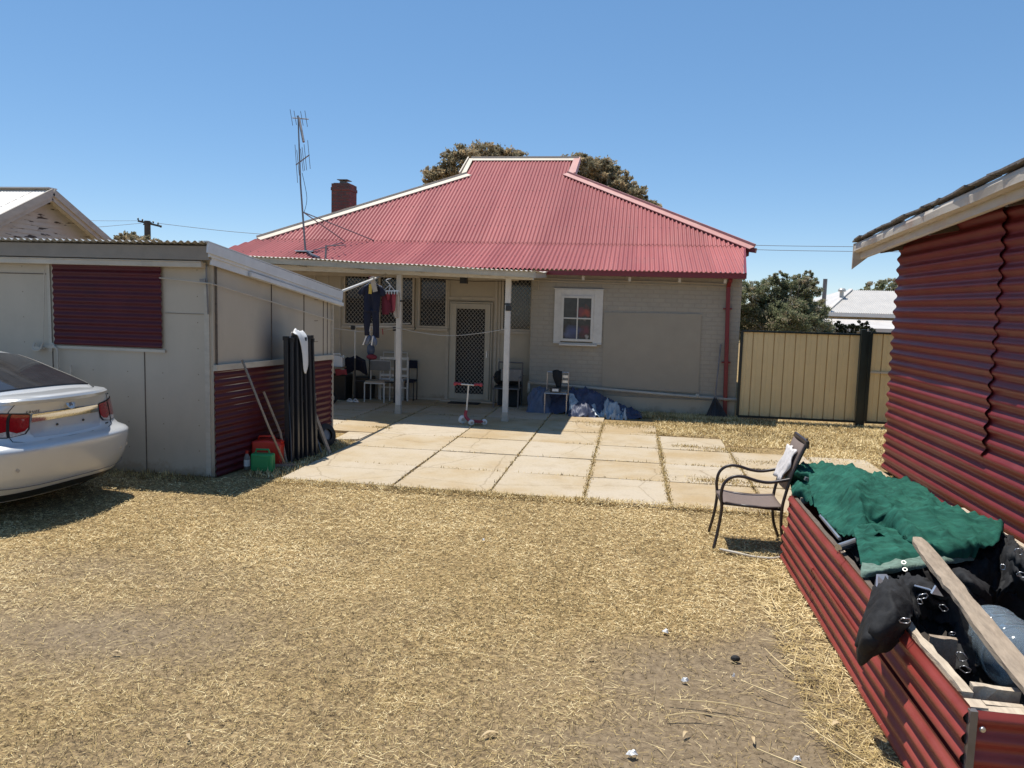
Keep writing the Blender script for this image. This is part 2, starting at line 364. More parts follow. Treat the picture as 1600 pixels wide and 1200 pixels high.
def bare(x, y):
    """1 where the lawn is worn to bare earth"""
    b = np.zeros_like(x, dtype=float)
    for cx, cy, sx, sy, a in ((-3.0, 4.2, 1.4, .5, .9), (.75, 3.5, .6, 1.2, 1.0), (.1, 3.4, .9, .7, .5), (.9, 4.6, .35, .7, .6), (-1.6, 5.0, .8, .35, .45), (.2, 4.4, .6, .5, .5), (-4.2, 5.3, 1.2, .3, .5), (1.1, 5.0, .25, 1.2, .5), (-2.2, 3.1, .5, .4, .4), (-5, 3.6, 1, .8, .6)):
        b += a * np.exp(-((x - cx) / sx) ** 2 - ((y - cy) / sy) ** 2)
    return np.clip(b + .34 * vnoise(x, y, 3) + .30 * np.clip(vnoise(x * 3.1, y * 3.1, 8) - .1, 0, 1), 0, 1)

# ground
g = bpy.data.materials.new('dry_earth'); g.use_nodes = True; nt = g.node_tree; p = nt.nodes['Principled BSDF']
ge = nd(nt, 'ShaderNodeNewGeometry')
def noise(s, d=6, ro=.6):
    n = nd(nt, 'ShaderNodeTexNoise'); n.inputs['Scale'].default_value = s; n.inputs['Detail'].default_value = d; n.inputs['Roughness'].default_value = ro
    nt.links.new(ge.outputs['Position'], n.inputs[0]); return n
na = noise(.9, 5); nb = noise(28, 8, .75); nc = noise(5, 6, .7)
r1 = nd(nt, 'ShaderNodeValToRGB'); e = r1.color_ramp.elements
e[0].position = .34; e[0].color = (.08, .054, .026, 1); e[1].position = .66; e[1].color = (.56, .40, .19, 1); x = e.new(.5); x.color = (.30, .21, .10, 1)
nt.links.new(nb.outputs[0], r1.inputs[0])
r2 = nd(nt, 'ShaderNodeValToRGB'); e = r2.color_ramp.elements
e[0].position = .3; e[0].color = (.13, .095, .06, 1); e[1].position = .7; e[1].color = (.34, .26, .165, 1)
nt.links.new(nb.outputs[0], r2.inputs[0])
at = nd(nt, 'ShaderNodeAttribute', attribute_name='tint')
mx = nd(nt, 'ShaderNodeMix', data_type='RGBA'); nt.links.new(at.outputs['Fac'], mx.inputs[0]); nt.links.new(r1.outputs[0], mx.inputs[6]); nt.links.new(r2.outputs[0], mx.inputs[7])
nt.links.new(mx.outputs[2], p.inputs['Base Color']); p.inputs['Roughness'].default_value = .95; p.inputs['Specular IOR Level'].default_value = .1
bp = nd(nt, 'ShaderNodeBump'); bp.inputs['Strength'].default_value = .7; bp.inputs['Distance'].default_value = .02
nt.links.new(nb.outputs[0], bp.inputs['Height']); nt.links.new(bp.outputs[0], p.inputs['Normal'])
xs = np.unique(np.concatenate([np.linspace(-400, -12, 12), np.linspace(-12, 8, 101), np.linspace(8, 400, 12)]))
ys = np.unique(np.concatenate([np.linspace(-60, 0, 6), np.linspace(0, 17, 86), np.linspace(17, 900, 14)]))
XX, YY = np.meshgrid(xs, ys); mb = MB()
ZZ = np.where((YY < 8.1) & (YY > 1), .012 * vnoise(XX, YY, 5), 0) - .012
ZZ[(XX < -12) | (XX > 8)] = -.012
mb.grid([[Vector((XX[i, j], YY[i, j], ZZ[i, j])) for j in range(len(xs))] for i in range(len(ys))])
go = struct('ground', mb, g, smooth=True)
set_tint(go.data, bare(XX, YY).ravel())

# paving: concrete slabs with open joints
SL = bpy.data.materials.new('old_concrete_slabs'); SL.use_nodes = True; nt = SL.node_tree; p = nt.nodes['Principled BSDF']
ge = nd(nt, 'ShaderNodeNewGeometry'); at = nd(nt, 'ShaderNodeAttribute', attribute_name='tint')
n1 = noise(1.1, 7, .6); n2 = noise(40, 6, .7); n3 = noise(3.5, 9, .75)
r1 = nd(nt, 'ShaderNodeValToRGB'); e = r1.color_ramp.elements
e[0].position = .3; e[0].color = (.50, .37, .21, 1); e[1].position = .68; e[1].color = (.59, .50, .375, 1); x = e.new(.48); x.color = (.56, .455, .31, 1)
ad = nd(nt, 'ShaderNodeMath', operation='ADD'); ad.inputs[1].default_value = 0
sc_ = nd(nt, 'ShaderNodeMath', operation='MULTIPLY_ADD'); sc_.inputs[1].default_value = .3; nt.links.new(at.outputs['Fac'], sc_.inputs[0]); nt.links.new(n1.outputs[0], sc_.inputs[2])
sb = nd(nt, 'ShaderNodeMath', operation='SUBTRACT'); sb.inputs[1].default_value = .15; nt.links.new(sc_.outputs[0], sb.inputs[0]); nt.links.new(sb.outputs[0], r1.inputs[0])
mr = nd(nt, 'ShaderNodeMapRange'); mr.inputs[1].default_value = .52; mr.inputs[2].default_value = .75; mr.inputs[4].default_value = .55; nt.links.new(n3.outputs[0], mr.inputs[0])
mx = nd(nt, 'ShaderNodeMix', data_type='RGBA'); nt.links.new(mr.outputs[0], mx.inputs[0]); nt.links.new(r1.outputs[0], mx.inputs[6]); mx.inputs[7].default_value = (.36, .27, .17, 1)
m2 = nd(nt, 'ShaderNodeMix', data_type='RGBA', blend_type='MULTIPLY'); m2.inputs[0].default_value = .35
nt.links.new(mx.outputs[2], m2.inputs[6]); nt.links.new(n2.outputs[0], m2.inputs[7])
vo = nd(nt, 'ShaderNodeTexVoronoi', feature='DISTANCE_TO_EDGE'); vo.inputs['Scale'].default_value = .75
wv = nd(nt, 'ShaderNodeMix', data_type='RGBA'); wv.inputs[0].default_value = .12; nt.links.new(ge.outputs['Position'], wv.inputs[6]); nt.links.new(n3.outputs[1], wv.inputs[7]); nt.links.new(wv.outputs[2], vo.inputs['Vector'])
ck = nd(nt, 'ShaderNodeMapRange'); ck.inputs[1].default_value = .002; ck.inputs[2].default_value = .007; ck.inputs[3].default_value = .4; ck.inputs[4].default_value = 0; nt.links.new(vo.outputs['Distance'], ck.inputs[0])
m3 = nd(nt, 'ShaderNodeMix', data_type='RGBA'); nt.links.new(ck.outputs[0], m3.inputs[0]); nt.links.new(m2.outputs[2], m3.inputs[6]); m3.inputs[7].default_value = (.16, .11, .06, 1)
nt.links.new(m3.outputs[2], p.inputs['Base Color']); p.inputs['Roughness'].default_value = .85; p.inputs['Specular IOR Level'].default_value = .2
bp = nd(nt, 'ShaderNodeBump'); bp.inputs['Strength'].default_value = .3; bp.inputs['Distance'].default_value = .008; nt.links.new(n2.outputs[0], bp.inputs['Height']); nt.links.new(bp.outputs[0], p.inputs['Normal'])
cols = [-8.0, -6.95, -5.9, -4.85, -3.99, -2.63, -1.5, -.45, .48, 1.5, 2.55, 3.4]
rows = [8.25, 9.36, 10.45, 11.6, 12.75, 13.9, 15.05, 15.98]
def has(ci, ri):
    x0 = cols[ci]
    if ri <= 1: return x0 >= -4 and not (ri == 0 and x0 > 2.5)
    if ri == 2: return x0 >= -4 and x0 < 3
    if ri == 3: return x0 < 1.4
    if ri == 4: return x0 < .4
    if ri == 5: return x0 < -.5
    return x0 < -2.0
mb = MB(); tint = []; rr = random.Random(4)
for ci in range(len(cols) - 1):
    for ri in range(len(rows) - 1):
        if not has(ci, ri): continue
        gp = .011; x0, x1, y0, y1 = cols[ci] + gp, cols[ci + 1] - gp, rows[ri] + gp, rows[ri + 1] - gp
        if ri == 0: y0 -= .09 * max(0, min(1, (x0 + 2) / 2)) * (1 if x0 < 1 else .5)
        zt = .022 + rr.uniform(-.004, .006); a = [rr.uniform(-.003, .003) for _ in range(4)]
        j = lambda: rr.uniform(-.006, .006)
        V = [(x0 + j(), y0 + j()), (x1 + j(), y0 + j()), (x1 + j(), y1 + j()), (x0 + j(), y1 + j())]
        mb.add([(x, y, zt + a[i]) for i, (x, y) in enumerate(V)] + [(x, y, -.03) for x, y in V], [(0, 1, 2, 3), (0, 4, 5, 1), (1, 5, 6, 2), (2, 6, 7, 3), (3, 7, 4, 0)])
        tint += [rr.random()] * 8
# the odd slab beside the shed
V = [(-4.36, 10.85), (-4.01, 10.98), (-4.01, 11.58), (-4.4, 11.58)]
mb.add([(x, y, .024) for x, y in V] + [(x, y, -.03) for x, y in V], [(0, 1, 2, 3), (0, 4, 5, 1), (1, 5, 6, 2), (2, 6, 7, 3), (3, 7, 4, 0)]); tint += [.9] * 8
po = struct('paving', mb, SL); set_tint(po.data, tint)

# ------------------------------------------------------------------ dry grass (nobody could count it)
def in_obst(x, y):
    o = (x > 1.30) & (x < 3.0) & (y > 2.6) & (y < 6.85)
    o |= (x > 3.42)
    o |= (x < -4.7) & (y > 8.15)
    return o
def blades(n, xr, yr, keep, lmin, lmax, w, flat=1.0, rise=(.02, .35), z=.0, seed=1, tlo=0., thi=1., near=True):
    r = np.random.default_rng(seed)
    x = r.uniform(*xr, n); y = r.uniform(*yr, n)
    k = keep(x, y)
    if near: k &= r.random(n) < np.clip(3.4 / np.maximum(y, 2.0), .35, 1)
    x, y = x[k], y[k]; n = len(x); 
    a = r.uniform(0, 2 * np.pi, n); L = r.uniform(lmin, lmax, n) * (1 + .0 * y); up = r.uniform(*rise, n)
    ww = w * r.uniform(.6, 1.5, n) * np.clip(y / 4.5, .8, 1.9)
    dx, dy = np.cos(a), np.sin(a); hx = L * np.cos(up); hz = L * np.sin(up)
    z0 = z + r.uniform(-.006, .012, n)
    px, py = -dy * ww / 2, dx * ww / 2
    zz = r.uniform(-.3, .3, n) * ww
    V = np.stack([np.stack([x - px, y - py, z0 - zz], 1), np.stack([x + px, y + py, z0 + zz], 1), np.stack([x + dx * hx, y + dy * hx, z0 + hz], 1)], 1)
    t = np.clip(r.uniform(tlo, thi, n) ** 1.0 + .26 * vnoise(x, y, 11) + .20 * np.sin(x * 17 + 3 * np.sin(y * 7)) * np.sin(y * 15 + 2.5 * np.sin(x * 9)), 0, 1)
    return V, t
def lawn(x, y):
    r = np.random.default_rng(21).random(len(x))
    edge = 8.2 + .06 * vnoise(x * 3, y * 0, 9)
    return (~in_obst(x, y)) & (y < edge) & (r > bare(x, y) * .84)
def back(x, y):
    r = np.random.default_rng(22).random(len(x)); n = vnoise(x, y, 15)
    lim = np.where(x < 1.5, 12.95, np.where(x < 2.6, 12.2, 11.0)) + .1 * n
    return (x > .45) & (y > lim) & (y < 15.5) & ((x < 3.42) | (y > 11.2)) & (r > .25 - .3 * n)
GM = attr_mat('dry_blades', (.105, .073, .03), (.56, .41, .17), (.95, .79, .46), .7, .15, (0, .45, 1))
V1, t1 = blades(560000, (-9.5, 1.5), (1.7, 8.35), lawn, .014, .046, .0036, seed=1)
V2, t2 = blades(60000, (-9.5, 1.5), (1.7, 8.35), lambda x, y: lawn(x, y) & (vnoise(x * 2.3, y * 2.3, 31) > .12), .015, .05, .0032, rise=(.7, 1.5), seed=2, tlo=0, thi=.42)
V3, t3 = blades(70000, (.4, 7.5), (10.8, 15.6), back, .03, .08, .006, rise=(.05, .9), seed=3, near=False)
V4, t4 = blades(20000, (1.6, 3.4), (6.9, 11), lambda x, y: (y < 8.2), .03, .08, .005, seed=4)
V5, t5 = blades(7000, (-4.5, -3.97), (8.3, 10.9), lambda x, y: y > 0, .03, .09, .005, rise=(.2, 1.3), seed=5)
V6, t6 = blades(5000, (-9, -4.75), (7.9, 8.2), lambda x, y: y > 0, .03, .08, .005, rise=(.3, 1.4), seed=6, thi=.6)
V8, t8 = blades(14000, (-.6, 2.1), (15.0, 15.55), lambda x, y: y > 0, .04, .10, .006, rise=(.3, 1.4), seed=8, near=False)
def planter_edge(x, y): return (x < 1.36)
V7, t7 = blades(4500, (1.0, 1.36), (3.4, 6.9), planter_edge, .05, .16, .0045, rise=(0, .3), seed=7, tlo=.3)
V9, t9 = blades(3200, (-5, 1.3), (2.2, 7), lambda x, y: ~in_obst(x, y), .06, .17, .0032, rise=(0, .10), seed=9, tlo=.6)
Va, ta = blades(16000, (-4.0, 1.75), (8.1, 8.5), lambda x, y: np.random.default_rng(3).random(len(x)) < np.clip(1 - (y - 8.2 - .07 * vnoise(x * 3, y, 19)) / .12, 0, 1), .015, .05, .004, rise=(.1, 1.2), z=.016, seed=30, near=False)
V = np.concatenate([Va, V1, V2, V3, V4, V5, V6, V7, V8, V9]); t = np.concatenate([ta, t1, t2, t3, t4, t5, t6, t7, t8, t9]); cx0, cy0 = V[:, 0, 0], V[:, 0, 1]; t = np.clip(t + .05 - .24 * bare(cx0, cy0) - .12 * np.clip((4.6 - cy0) / 2.5, 0, 1) + .08 * (rng.random(len(t)) < .04) * 3, 0, 1)
go_ = np_mesh('dry_grass', V.reshape(-1, 3), len(V), 3, GM, t)
tag(go_, 'short sunburnt yellow lawn of dead mown grass around the paving', 'grass', kind='stuff')
# weeds in the joints
r = np.random.default_rng(5); pts = []
def has_xy(ci, ri): return 0 <= ci < len(cols) - 1 and 0 <= ri < len(rows) - 1 and has(ci, ri)
for ci, xj in enumerate(cols):
    for ri in range(len(rows) - 1):
        if has_xy(ci, ri) and has_xy(ci - 1, ri):
            dn = int((170 if xj > -.6 else 60) * (1.6 if .3 < xj < .6 else 1))
            ys_ = r.uniform(rows[ri], rows[ri + 1], dn); pts.append(np.stack([xj + r.normal(0, .012 if xj < -.6 else .021, dn), ys_], 1))
for ri, yj in enumerate(rows[:-1]):
    for ci in range(len(cols) - 1):
        if has_xy(ci, ri) and has_xy(ci, ri - 1):
            dn = 120 if cols[ci] > .4 else 45
            cx = r.uniform(cols[ci], cols[ci + 1]); xs_ = np.clip(r.normal(cx, .28, dn), cols[ci], cols[ci + 1]); pts.append(np.stack([xs_, yj + r.normal(0, .015, dn)], 1))
for cx, cy, s, dn in ((1.15, 9.55, .2, 700), (1.9, 10.9, .25, 500), (.9, 11.9, .12, 250), (1.55, 11.8, .2, 700), (2.5, 10.4, .2, 400), (-4.05, 12.1, .1, 250), (-.45, 8.2, .12, 200), (-1.5, 8.2, .1, 150), (2.3, 9.7, .15, 250), (.0, 13.8, .4, 1200), (.5, 13, .15, 400)):
    pts.append(np.stack([r.normal(cx, s, dn), r.normal(cy, s * .45, dn)], 1))
pts = np.concatenate(pts); n = len(pts); a = r.uniform(0, 6.28, n); L = r.uniform(.015, .05, n); up = r.uniform(.1, 1.3, n)
d = np.stack([np.cos(a) * np.cos(up), np.sin(a) * np.cos(up), np.sin(up)], 1) * L[:, None]; s_ = np.stack([-np.sin(a), np.cos(a), np.zeros(n)], 1) * .006
b0 = np.concatenate([pts, np.full((n, 1), .02)], 1)
V = np.stack([b0 - s_, b0 + s_, b0 + d], 1)
o = np_mesh('joint_weeds', V.reshape(-1, 3), n, 3, GM, np.clip(r.uniform(0, .75, n), 0, 1))
tag(o, 'dry weeds growing in the joints between the concrete slabs', 'weeds', kind='stuff')

# ================================================================== THE HOUSE
HS = thing('house', 'single storey khaki brick house with a faded red corrugated hipped roof', 'house', (-3.3, 19.5, 0))
# --- roof
rf_slope = math.atan(.577); sk = math.atan2(.66, 2.05)
def lerp(x, a, b, c, d): return c + (d - c) * (x - a) / (b - a)
def hi_main(s):
    x = -8.9 + s
    y = lerp(x, -8.9, -4.66, 17.3, 20.95) if x < -4.66 else (lerp(x, -1.9, 2.33, 21.0, 17.33) if x > -1.9 else 22.0)
    return max(.02, (y - 17.3) / math.cos(rf_slope))
mb = MB(); corr(mb, (-8.9, 17.3, 3.5), (1, 0, 0), (0, math.cos(rf_slope), math.sin(rf_slope)), 11.22, 0, hi_main, (0, -math.sin(rf_slope), math.cos(rf_slope)), .090, .019, nv=1, u0=.58)
roof = obj('roof', mb, M['roof_red'], HS, smooth=True)
mb = MB(); Ls = math.hypot(2.05, .66)
def lo_sk(s):
    x = -9.48 + s
    return Ls * (1 - max(0, min(1, 1 - (x + 9.48) / .60))) if x < -8.88 else 0
xr = 2.2
def hi_sk(s_):
    x = -9.48 + s_
    return max(.02, (Ls + .03) * min(1, (x + 9.48) / .60 + .02)) if x < -8.88 else Ls + .03
corr(mb, (-9.48, 15.25, 2.83), (1, 0, 0), (0, 2.05, .66), 11.76, lambda s_: max(0, (s_ - 11.52) / .24) * (Ls - .05), hi_sk, (0, -.66, 2.05), .090, .019, nv=1)
obj('skirt_roof', mb, M['roof_red'], HS, smooth=True)
# hip ends, back slope
mb = MB()
A = Vector((-8.9, 17.3, 3.48)); B = Vector((-4.66, 20.95, 5.59)); Bb = Vector((-4.66, 23.05, 5.59)); Ab = Vector((-8.9, 26.7, 3.48))
D_ = Vector((2.4, 17.33, 3.48)); E_ = Vector((-1.9, 21, 5.62)); Eb = Vector((-1.9, 23, 5.62)); Db = Vector((2.4, 26.7, 3.48))
mb.poly([A, B, Bb, Ab]); mb.poly([D_, Db, Eb, E_]); mb.poly([Ab, Bb, (-4.73, 22, 6.2), (-1.73, 22, 6.2), Eb, Db])
mb.poly([(-9.47, 15.3, 2.8), A, Ab, (-9.47, 28.5, 2.8)]); mb.poly([Ab, Db, (2.3, 28.5, 2.8), (-9.47, 28.5, 2.8)])
obj('roof_back', mb, M['roof_red'], HS)
mb = MB(); mb.poly([B, Bb, (-4.6, 22, 6.15)]); obj('gable_end', mb, M['cream'], HS)
mb = MB(); mb.poly([E_, (-1.95, 22, 6.15), Eb]); obj('gable_end', mb, M['cream'], HS)
def strip(mb, a, b, w, lift, nrm, side, th=.02):
    a, b, nrm, side = Vector(a), Vector(b), Vector(nrm).normalized(), Vector(side).normalized()
    a = a + nrm * lift; b = b + nrm * lift
    mb.poly([a, b, b + side * w, a + side * w], -nrm * th)
nf = Vector((0, -math.sin(rf_slope), math.cos(rf_slope)))
mb = MB(); strip(mb, A + Vector((0, 0, .02)), B + Vector((0, 0, .02)), .20, .035, nf, (1, -.65, -.38)); mb.bar(A + Vector((0, 0, .07)), B + Vector((0, 0, .07)), .05, .05)
obj('hip_cap', mb, M['cream'], HS)
mb = MB(); strip(mb, E_ + Vector((0, 0, .02)), Vector((2.5, 17.2, 3.46)), .17, .035, nf, (-1, -.75, -.43)); mb.bar(E_ + Vector((0, 0, .07)), Vector((2.5, 17.2, 3.52)), .05, .05)
obj('hip_cap', mb, M['cream_pink'], HS)
mb = MB(); strip(mb, (-4.75, 22.02, 6.22), (-1.7, 22.02, 6.22), .17, .03, nf, (0, -math.cos(rf_slope), -math.sin(rf_slope))); mb.bar((-4.76, 22.03, 6.27), (-1.69, 22.03, 6.27), .06, .05)
obj('ridge_cap', mb, M['cream'], HS)
mb = MB(); strip(mb, (-4.82, 22.0, 6.21), (-4.80, 20.95, 5.61), .12, .032, nf, (1, 0, 0)); mb.bar((-4.84, 22, 6.22), (-4.84, 20.9, 5.6), .03, .14)
obj('barge_cap', mb, M['cream'], HS)
mb = MB(); strip(mb, (-1.66, 22.0, 6.21), (-1.72, 21.0, 5.64), .17, .032, nf, (-1, 0, 0)); mb.bar((-1.66, 22, 6.2), (-1.7, 20.95, 5.6), .03, .16)
obj('barge_cap', mb, M['cream_pink'], HS)
# flashing line where skirt meets main roof, gutter and fascia
mb = MB(); mb.bar((2.07, 15.22, 2.79), (2.30, 17.3, 3.46), .04, .09); mb.bar((2.30, 17.25, 3.44), (2.52, 17.15, 3.40), .10, .10); mb.bb(2.1, 2.4, 17.3, 26.7, 3.3, 3.46)
obj('roof_edge', mb, M['trim_red'], HS)
mb = MB(); mb.bb(-1.2, 2.08, 15.13, 15.26, 2.72, 2.81); mb.bb(-1.2, 2.08, 15.12, 15.14, 2.80, 2.82)
mb.bb(-9.4, -1.2, 15.22, 15.27, 2.72, 2.80)
obj('gutter', mb, M['trim_red'], HS)
for x in (-1.0, -.1, .85, 1.7):
    mb = MB(); mb.bar((x, 15.2, 2.67), (x, 15.62, 2.78), .05, .09); obj('rafter_end', mb, M['khaki_trim'], HS)
# --- walls
mb = MB(); mb.bb(-2.06, 2.07, 15.6, 15.85, 0, 2.86); mb.bb(1.85, 2.065, 15.85, 26, 0, 2.86); mb.bb(-8.6, -8.4, 16.1, 26, 0, 2.86); mb.bb(-8.4, 1.85, 25.8, 26, 0, 2.86)
obj('brick_wall', mb, M['khaki_brick'], HS)
mb = MB(); mb.bb(-2.055, 2.05, 15.56, 15.6, 0, .33); obj('plinth', mb, M['khaki'], HS)
mb = MB(); mb.poly([(-.57, 15.578, .5), (1.345, 15.578, .47), (1.325, 15.578, 2.03), (-.575, 15.578, 2.01)], (0, .03, 0)); obj('filled_opening', mb, M['render'], HS, bevel=.004)
# verandah infill wall with openings
Yw = 16.0; mb = MB()
def wb(x0, x1, z0, z1): mb.bb(x0, x1, Yw, Yw + .08, z0, z1)
wb(-8.4, -6.24, 0, 2.84); wb(-6.24, -3.87, 0, 1.55); wb(-6.24, -3.87, 2.68, 2.84); wb(-3.87, -2.93, 2.16, 2.84); wb(-2.93, -2.06, 0, 1.54); wb(-2.93, -2.75, 1.54, 2.84); wb(-2.75, -2.06, 2.68, 2.84); wb(-4.62, -4.56, 1.55, 2.68)
obj('verandah_wall', mb, M['khaki'], HS)
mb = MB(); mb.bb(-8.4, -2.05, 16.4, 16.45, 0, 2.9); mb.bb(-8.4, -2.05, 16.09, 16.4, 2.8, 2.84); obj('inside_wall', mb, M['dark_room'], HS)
mb = MB()
for x in (-8.1, -7.8, -7.5, -7.2, -6.9, -6.6, -6.32): mb.bb(x, x + .035, 15.985, 16.0, 0, 2.8)
obj('cover_strip', mb, M['khaki_trim'], HS)
mb = MB(); mb.bb(-3.93, -3.86, 15.975, 16.0, 0, 2.8); mb.bb(-2.95 + .06, -2.83, 15.975, 16.0, 0, 2.8); mb.bb(-3.86, -2.89, 15.97, 16.0, 2.19, 2.25); mb.bb(-2.80, -2.76, 15.975, 16.0, 0, 2.8)
mb.bb(-6.24, -3.93, 15.985, 16.0, .0, .06)
obj('wall_trim', mb, M['khaki_trim'], HS)
def grille(mb, x0, x1, z0, z1, y, s=.082, w=.007):
    k = int((x1 - x0 + z1 - z0) / s) + 2
    for i in range(-k, k + 1):
        for sg in (1, -1):
            # line z = z0 + sg*(x-x0)*1.15 + c
            c = i * s * 1.15; pts = []
            for x in (x0, x1):
                z = z0 + sg * 1.15 * (x - x0) + c
                if z0 <= z <= z1: pts.append((x, z))
            for z in (z0, z1):
                x = x0 + (z - z0 - c) / (sg * 1.15)
                if x0 < x < x1: pts.append((x, z))
            if len(pts) >= 2 and abs(pts[0][0] - pts[1][0]) > .02: mb.bar((pts[0][0], y + (.004 if sg > 0 else 0), pts[0][1]), (pts[1][0], y + (.004 if sg > 0 else 0), pts[1][1]), .004, w)
def frame(mb, x0, x1, z0, z1, y0, y1, t):
    mb.bb(x0, x0 + t, y0, y1, z0, z1); mb.bb(x1 - t, x1, y0, y1, z0, z1); mb.bb(x0 + t, x1 - t, y0, y1, z1 - t, z1); mb.bb(x0 + t, x1 - t, y0, y1, z0, z0 + t)
for (x0, x1, z0, z1) in ((-6.22, -4.63, 1.57, 2.68), (-4.55, -3.90, 1.57, 2.68), (-2.74, -2.08, 1.56, 2.67)):
    mb = MB(); mb.bb(x0 + .05, x1 - .05, 16.03, 16.036, z0 + .05, z1 - .05); w = obj('window', mb, M['glass_dark'], HS)
    mb = MB(); frame(mb, x0, x1, z0, z1, 15.96, 16.06, .045)
    if x1 - x0 > 1: mb.bb(-5.43, -5.39, 15.97, 16.02, z0 + .045, z1 - .045)
    obj('window_frame', mb, M['khaki_trim'], w)
    mb = MB(); grille(mb, x0 + .045, x1 - .045, z0 + .045, z1 - .045, 15.985); obj('grille', mb, M['grille'], w)
    mb = MB(); mb.bb(x0 - .02, x1 + .02, 15.92, 15.998, z0 - .055, z0 - .003); obj('window_sill', mb, M['khaki_trim'], w)
mb = MB(); frame(mb, -3.84, -2.92, .06, 2.15, 15.93, 15.97, .035); frame(mb, -3.80, -2.96, .09, 2.11, 15.90, 15.94, .11); mb.bb(-3.80, -2.96, 15.93, 15.97, .02, .06)
dr = obj('screen_door', mb, M['door_frame'], HS, bevel=.004)
mb = MB(); grille(mb, -3.69, -3.07, .2, 2.0, 15.92, .078); obj('grille', mb, M['grille'], dr)
mb = MB(); mb.box((-3.02, 15.885, 1.05), (.03, .03, .14)); mb.tube([(-3.02, 15.88, 1.07), (-3.02, 15.84, 1.07), (-3.08, 15.84, 1.07)], .008, 6); obj('handle', mb, M['silver'], dr)
mb = MB(); mb.bb(-3.7, -3.0, 16.2, 16.22, .05, 2.1); obj('inner_door', mb, M['dark_room'], dr)
mb = MB(); mb.bb(-4.0, -2.8, 15.82, 15.99, .0, .055); obj('doorstep', mb, M['khaki_trim'], HS)
# white sash window
mb = MB(); mb.bb(-1.39, -.83, 15.57, 15.576, 1.44, 2.28)
ws = obj('sash_window', mb, M['glass_dark'], HS)
mb = MB(); mb.bb(-1.585, -1.44, 15.555, 15.6, 1.38, 2.45); mb.bb(-.79, -.61, 15.555, 15.6, 1.38, 2.45); mb.bb(-1.44, -.79, 15.555, 15.6, 2.33, 2.45)
mb.bb(-1.60, -.60, 15.545, 15.6, 2.452, 2.47)
obj('surround', mb, M['white_paint'], ws, bevel=.004)
mb = MB(); frame(mb, -1.44, -.79, 1.41, 2.33, 15.535, 15.565, .05); mb.bb(-1.125, -1.10, 15.54, 15.565, 1.46, 2.28); mb.bb(-1.39, -.84, 15.545, 15.562, 1.86, 1.888)
obj('window_frame', mb, M['white_paint'], ws, bevel=.003)
mb = MB(); mb.bb(-1.585, -.61, 15.535, 15.6, 1.36, 1.378); mb.bb(-1.46, -.70, 15.50, 15.6, 1.325, 1.355); obj('window_sill', mb, M['white_paint'], ws)
cm = mat('patterned_curtain_behind_glass', (.04, .038, .038), .3, .5, 5, coat=.25, spec=.3); nt = cm.node_tree; p = nt.nodes['Principled BSDF']; ge = nd(nt, 'ShaderNodeNewGeometry')
nz_ = nd(nt, 'ShaderNodeTexNoise'); nz_.inputs['Scale'].default_value = 7; nt.links.new(ge.outputs['Position'], nz_.inputs[0])
wp = nd(nt, 'ShaderNodeMix', data_type='RGBA', blend_type='LINEAR_LIGHT'); wp.inputs[0].default_value = .12; nt.links.new(ge.outputs['Position'], wp.inputs[6]); nt.links.new(nz_.outputs[1], wp.inputs[7])
src = p.inputs['Base Color'].links[0].from_socket
for (x, z, r0, r1, c_) in ((-1.18, 1.60, .04, .2, (.06, .09, .22)), (-1.32, 1.55, .02, .12, (.10, .13, .24)), (-.96, 1.62, .03, .13, (.18, .04, .07)), (-.95, 2.0, .04, .13, (.38, .05, .03)), (-1.06, 1.99, .02, .10, (.22, .03, .05)), (-.93, 1.50, .02, .06, (.4, .38, .36)), (-1.0, 1.84, .01, .05, (.30, .24, .2))):
    vd = nd(nt, 'ShaderNodeVectorMath', operation='DISTANCE'); nt.links.new(wp.outputs[2], vd.inputs[0]); vd.inputs[1].default_value = (x, 15.573, z)
    mr = nd(nt, 'ShaderNodeMapRange'); mr.inputs[1].default_value = r0; mr.inputs[2].default_value = r1; mr.inputs[3].default_value = .9; mr.inputs[4].default_value = 0; nt.links.new(vd.outputs['Value'], mr.inputs[0])
    mx = nd(nt, 'ShaderNodeMix', data_type='RGBA'); nt.links.new(mr.outputs[0], mx.inputs[0]); nt.links.new(src, mx.inputs[6]); mx.inputs[7].default_value = (*c_, 1); src = mx.outputs[2]
nt.links.new(src, p.inputs['Base Color']); ws.data.materials[0] = cm
# pipes on the wall
mb = MB(); mb.tube([(-2.06, 15.5, .54), (-1.2, 15.5, .50), (.6, 15.5, .42), (2.08, 15.5, .37)], .032, 10); mb.tube([(-2.05, 15.5, .54), (-2.05, 15.5, .3)], .034, 10); mb.tube([(1.32, 15.5, .37), (1.32, 15.5, .46)], .04, 8)
obj('waste_pipe', mb, M['shed_trim'], HS, smooth=True)
mb = MB(); mb.bar((1.80, 15.52, 2.60), (1.87, 15.52, .02), .075, .075, up=(1, 0, 0)); mb.bar((1.80, 15.2, 2.72), (1.80, 15.5, 2.60), .075, .07)
for z in (2.15, 1.1, .35): mb.box((1.80 + .07 * (2.6 - z) / 2.6, 15.55, z), (.17, .06, .03))
obj('downpipe', mb, M['trim_red'], HS, bevel=.006)
mb = MB(); mb.tube([(-2.0, 15.55, 2.66), (-.6, 15.56, 2.64), (.6, 15.56, 2.645), (1.75, 15.55, 2.62)], .009, 6); mb.tube([(-2.0, 15.56, 2.61), (.2, 15.56, 2.585), (1.75, 15.56, 2.57)], .007, 6)
mb.tube([(-2.3, 15.3, 2.62), (-1.92, 15.55, 2.62), (-1.92, 15.57, 2.42), (-2.02, 15.57, 2.41)], .009, 6)
obj('conduit', mb, M['khaki_trim'], HS)
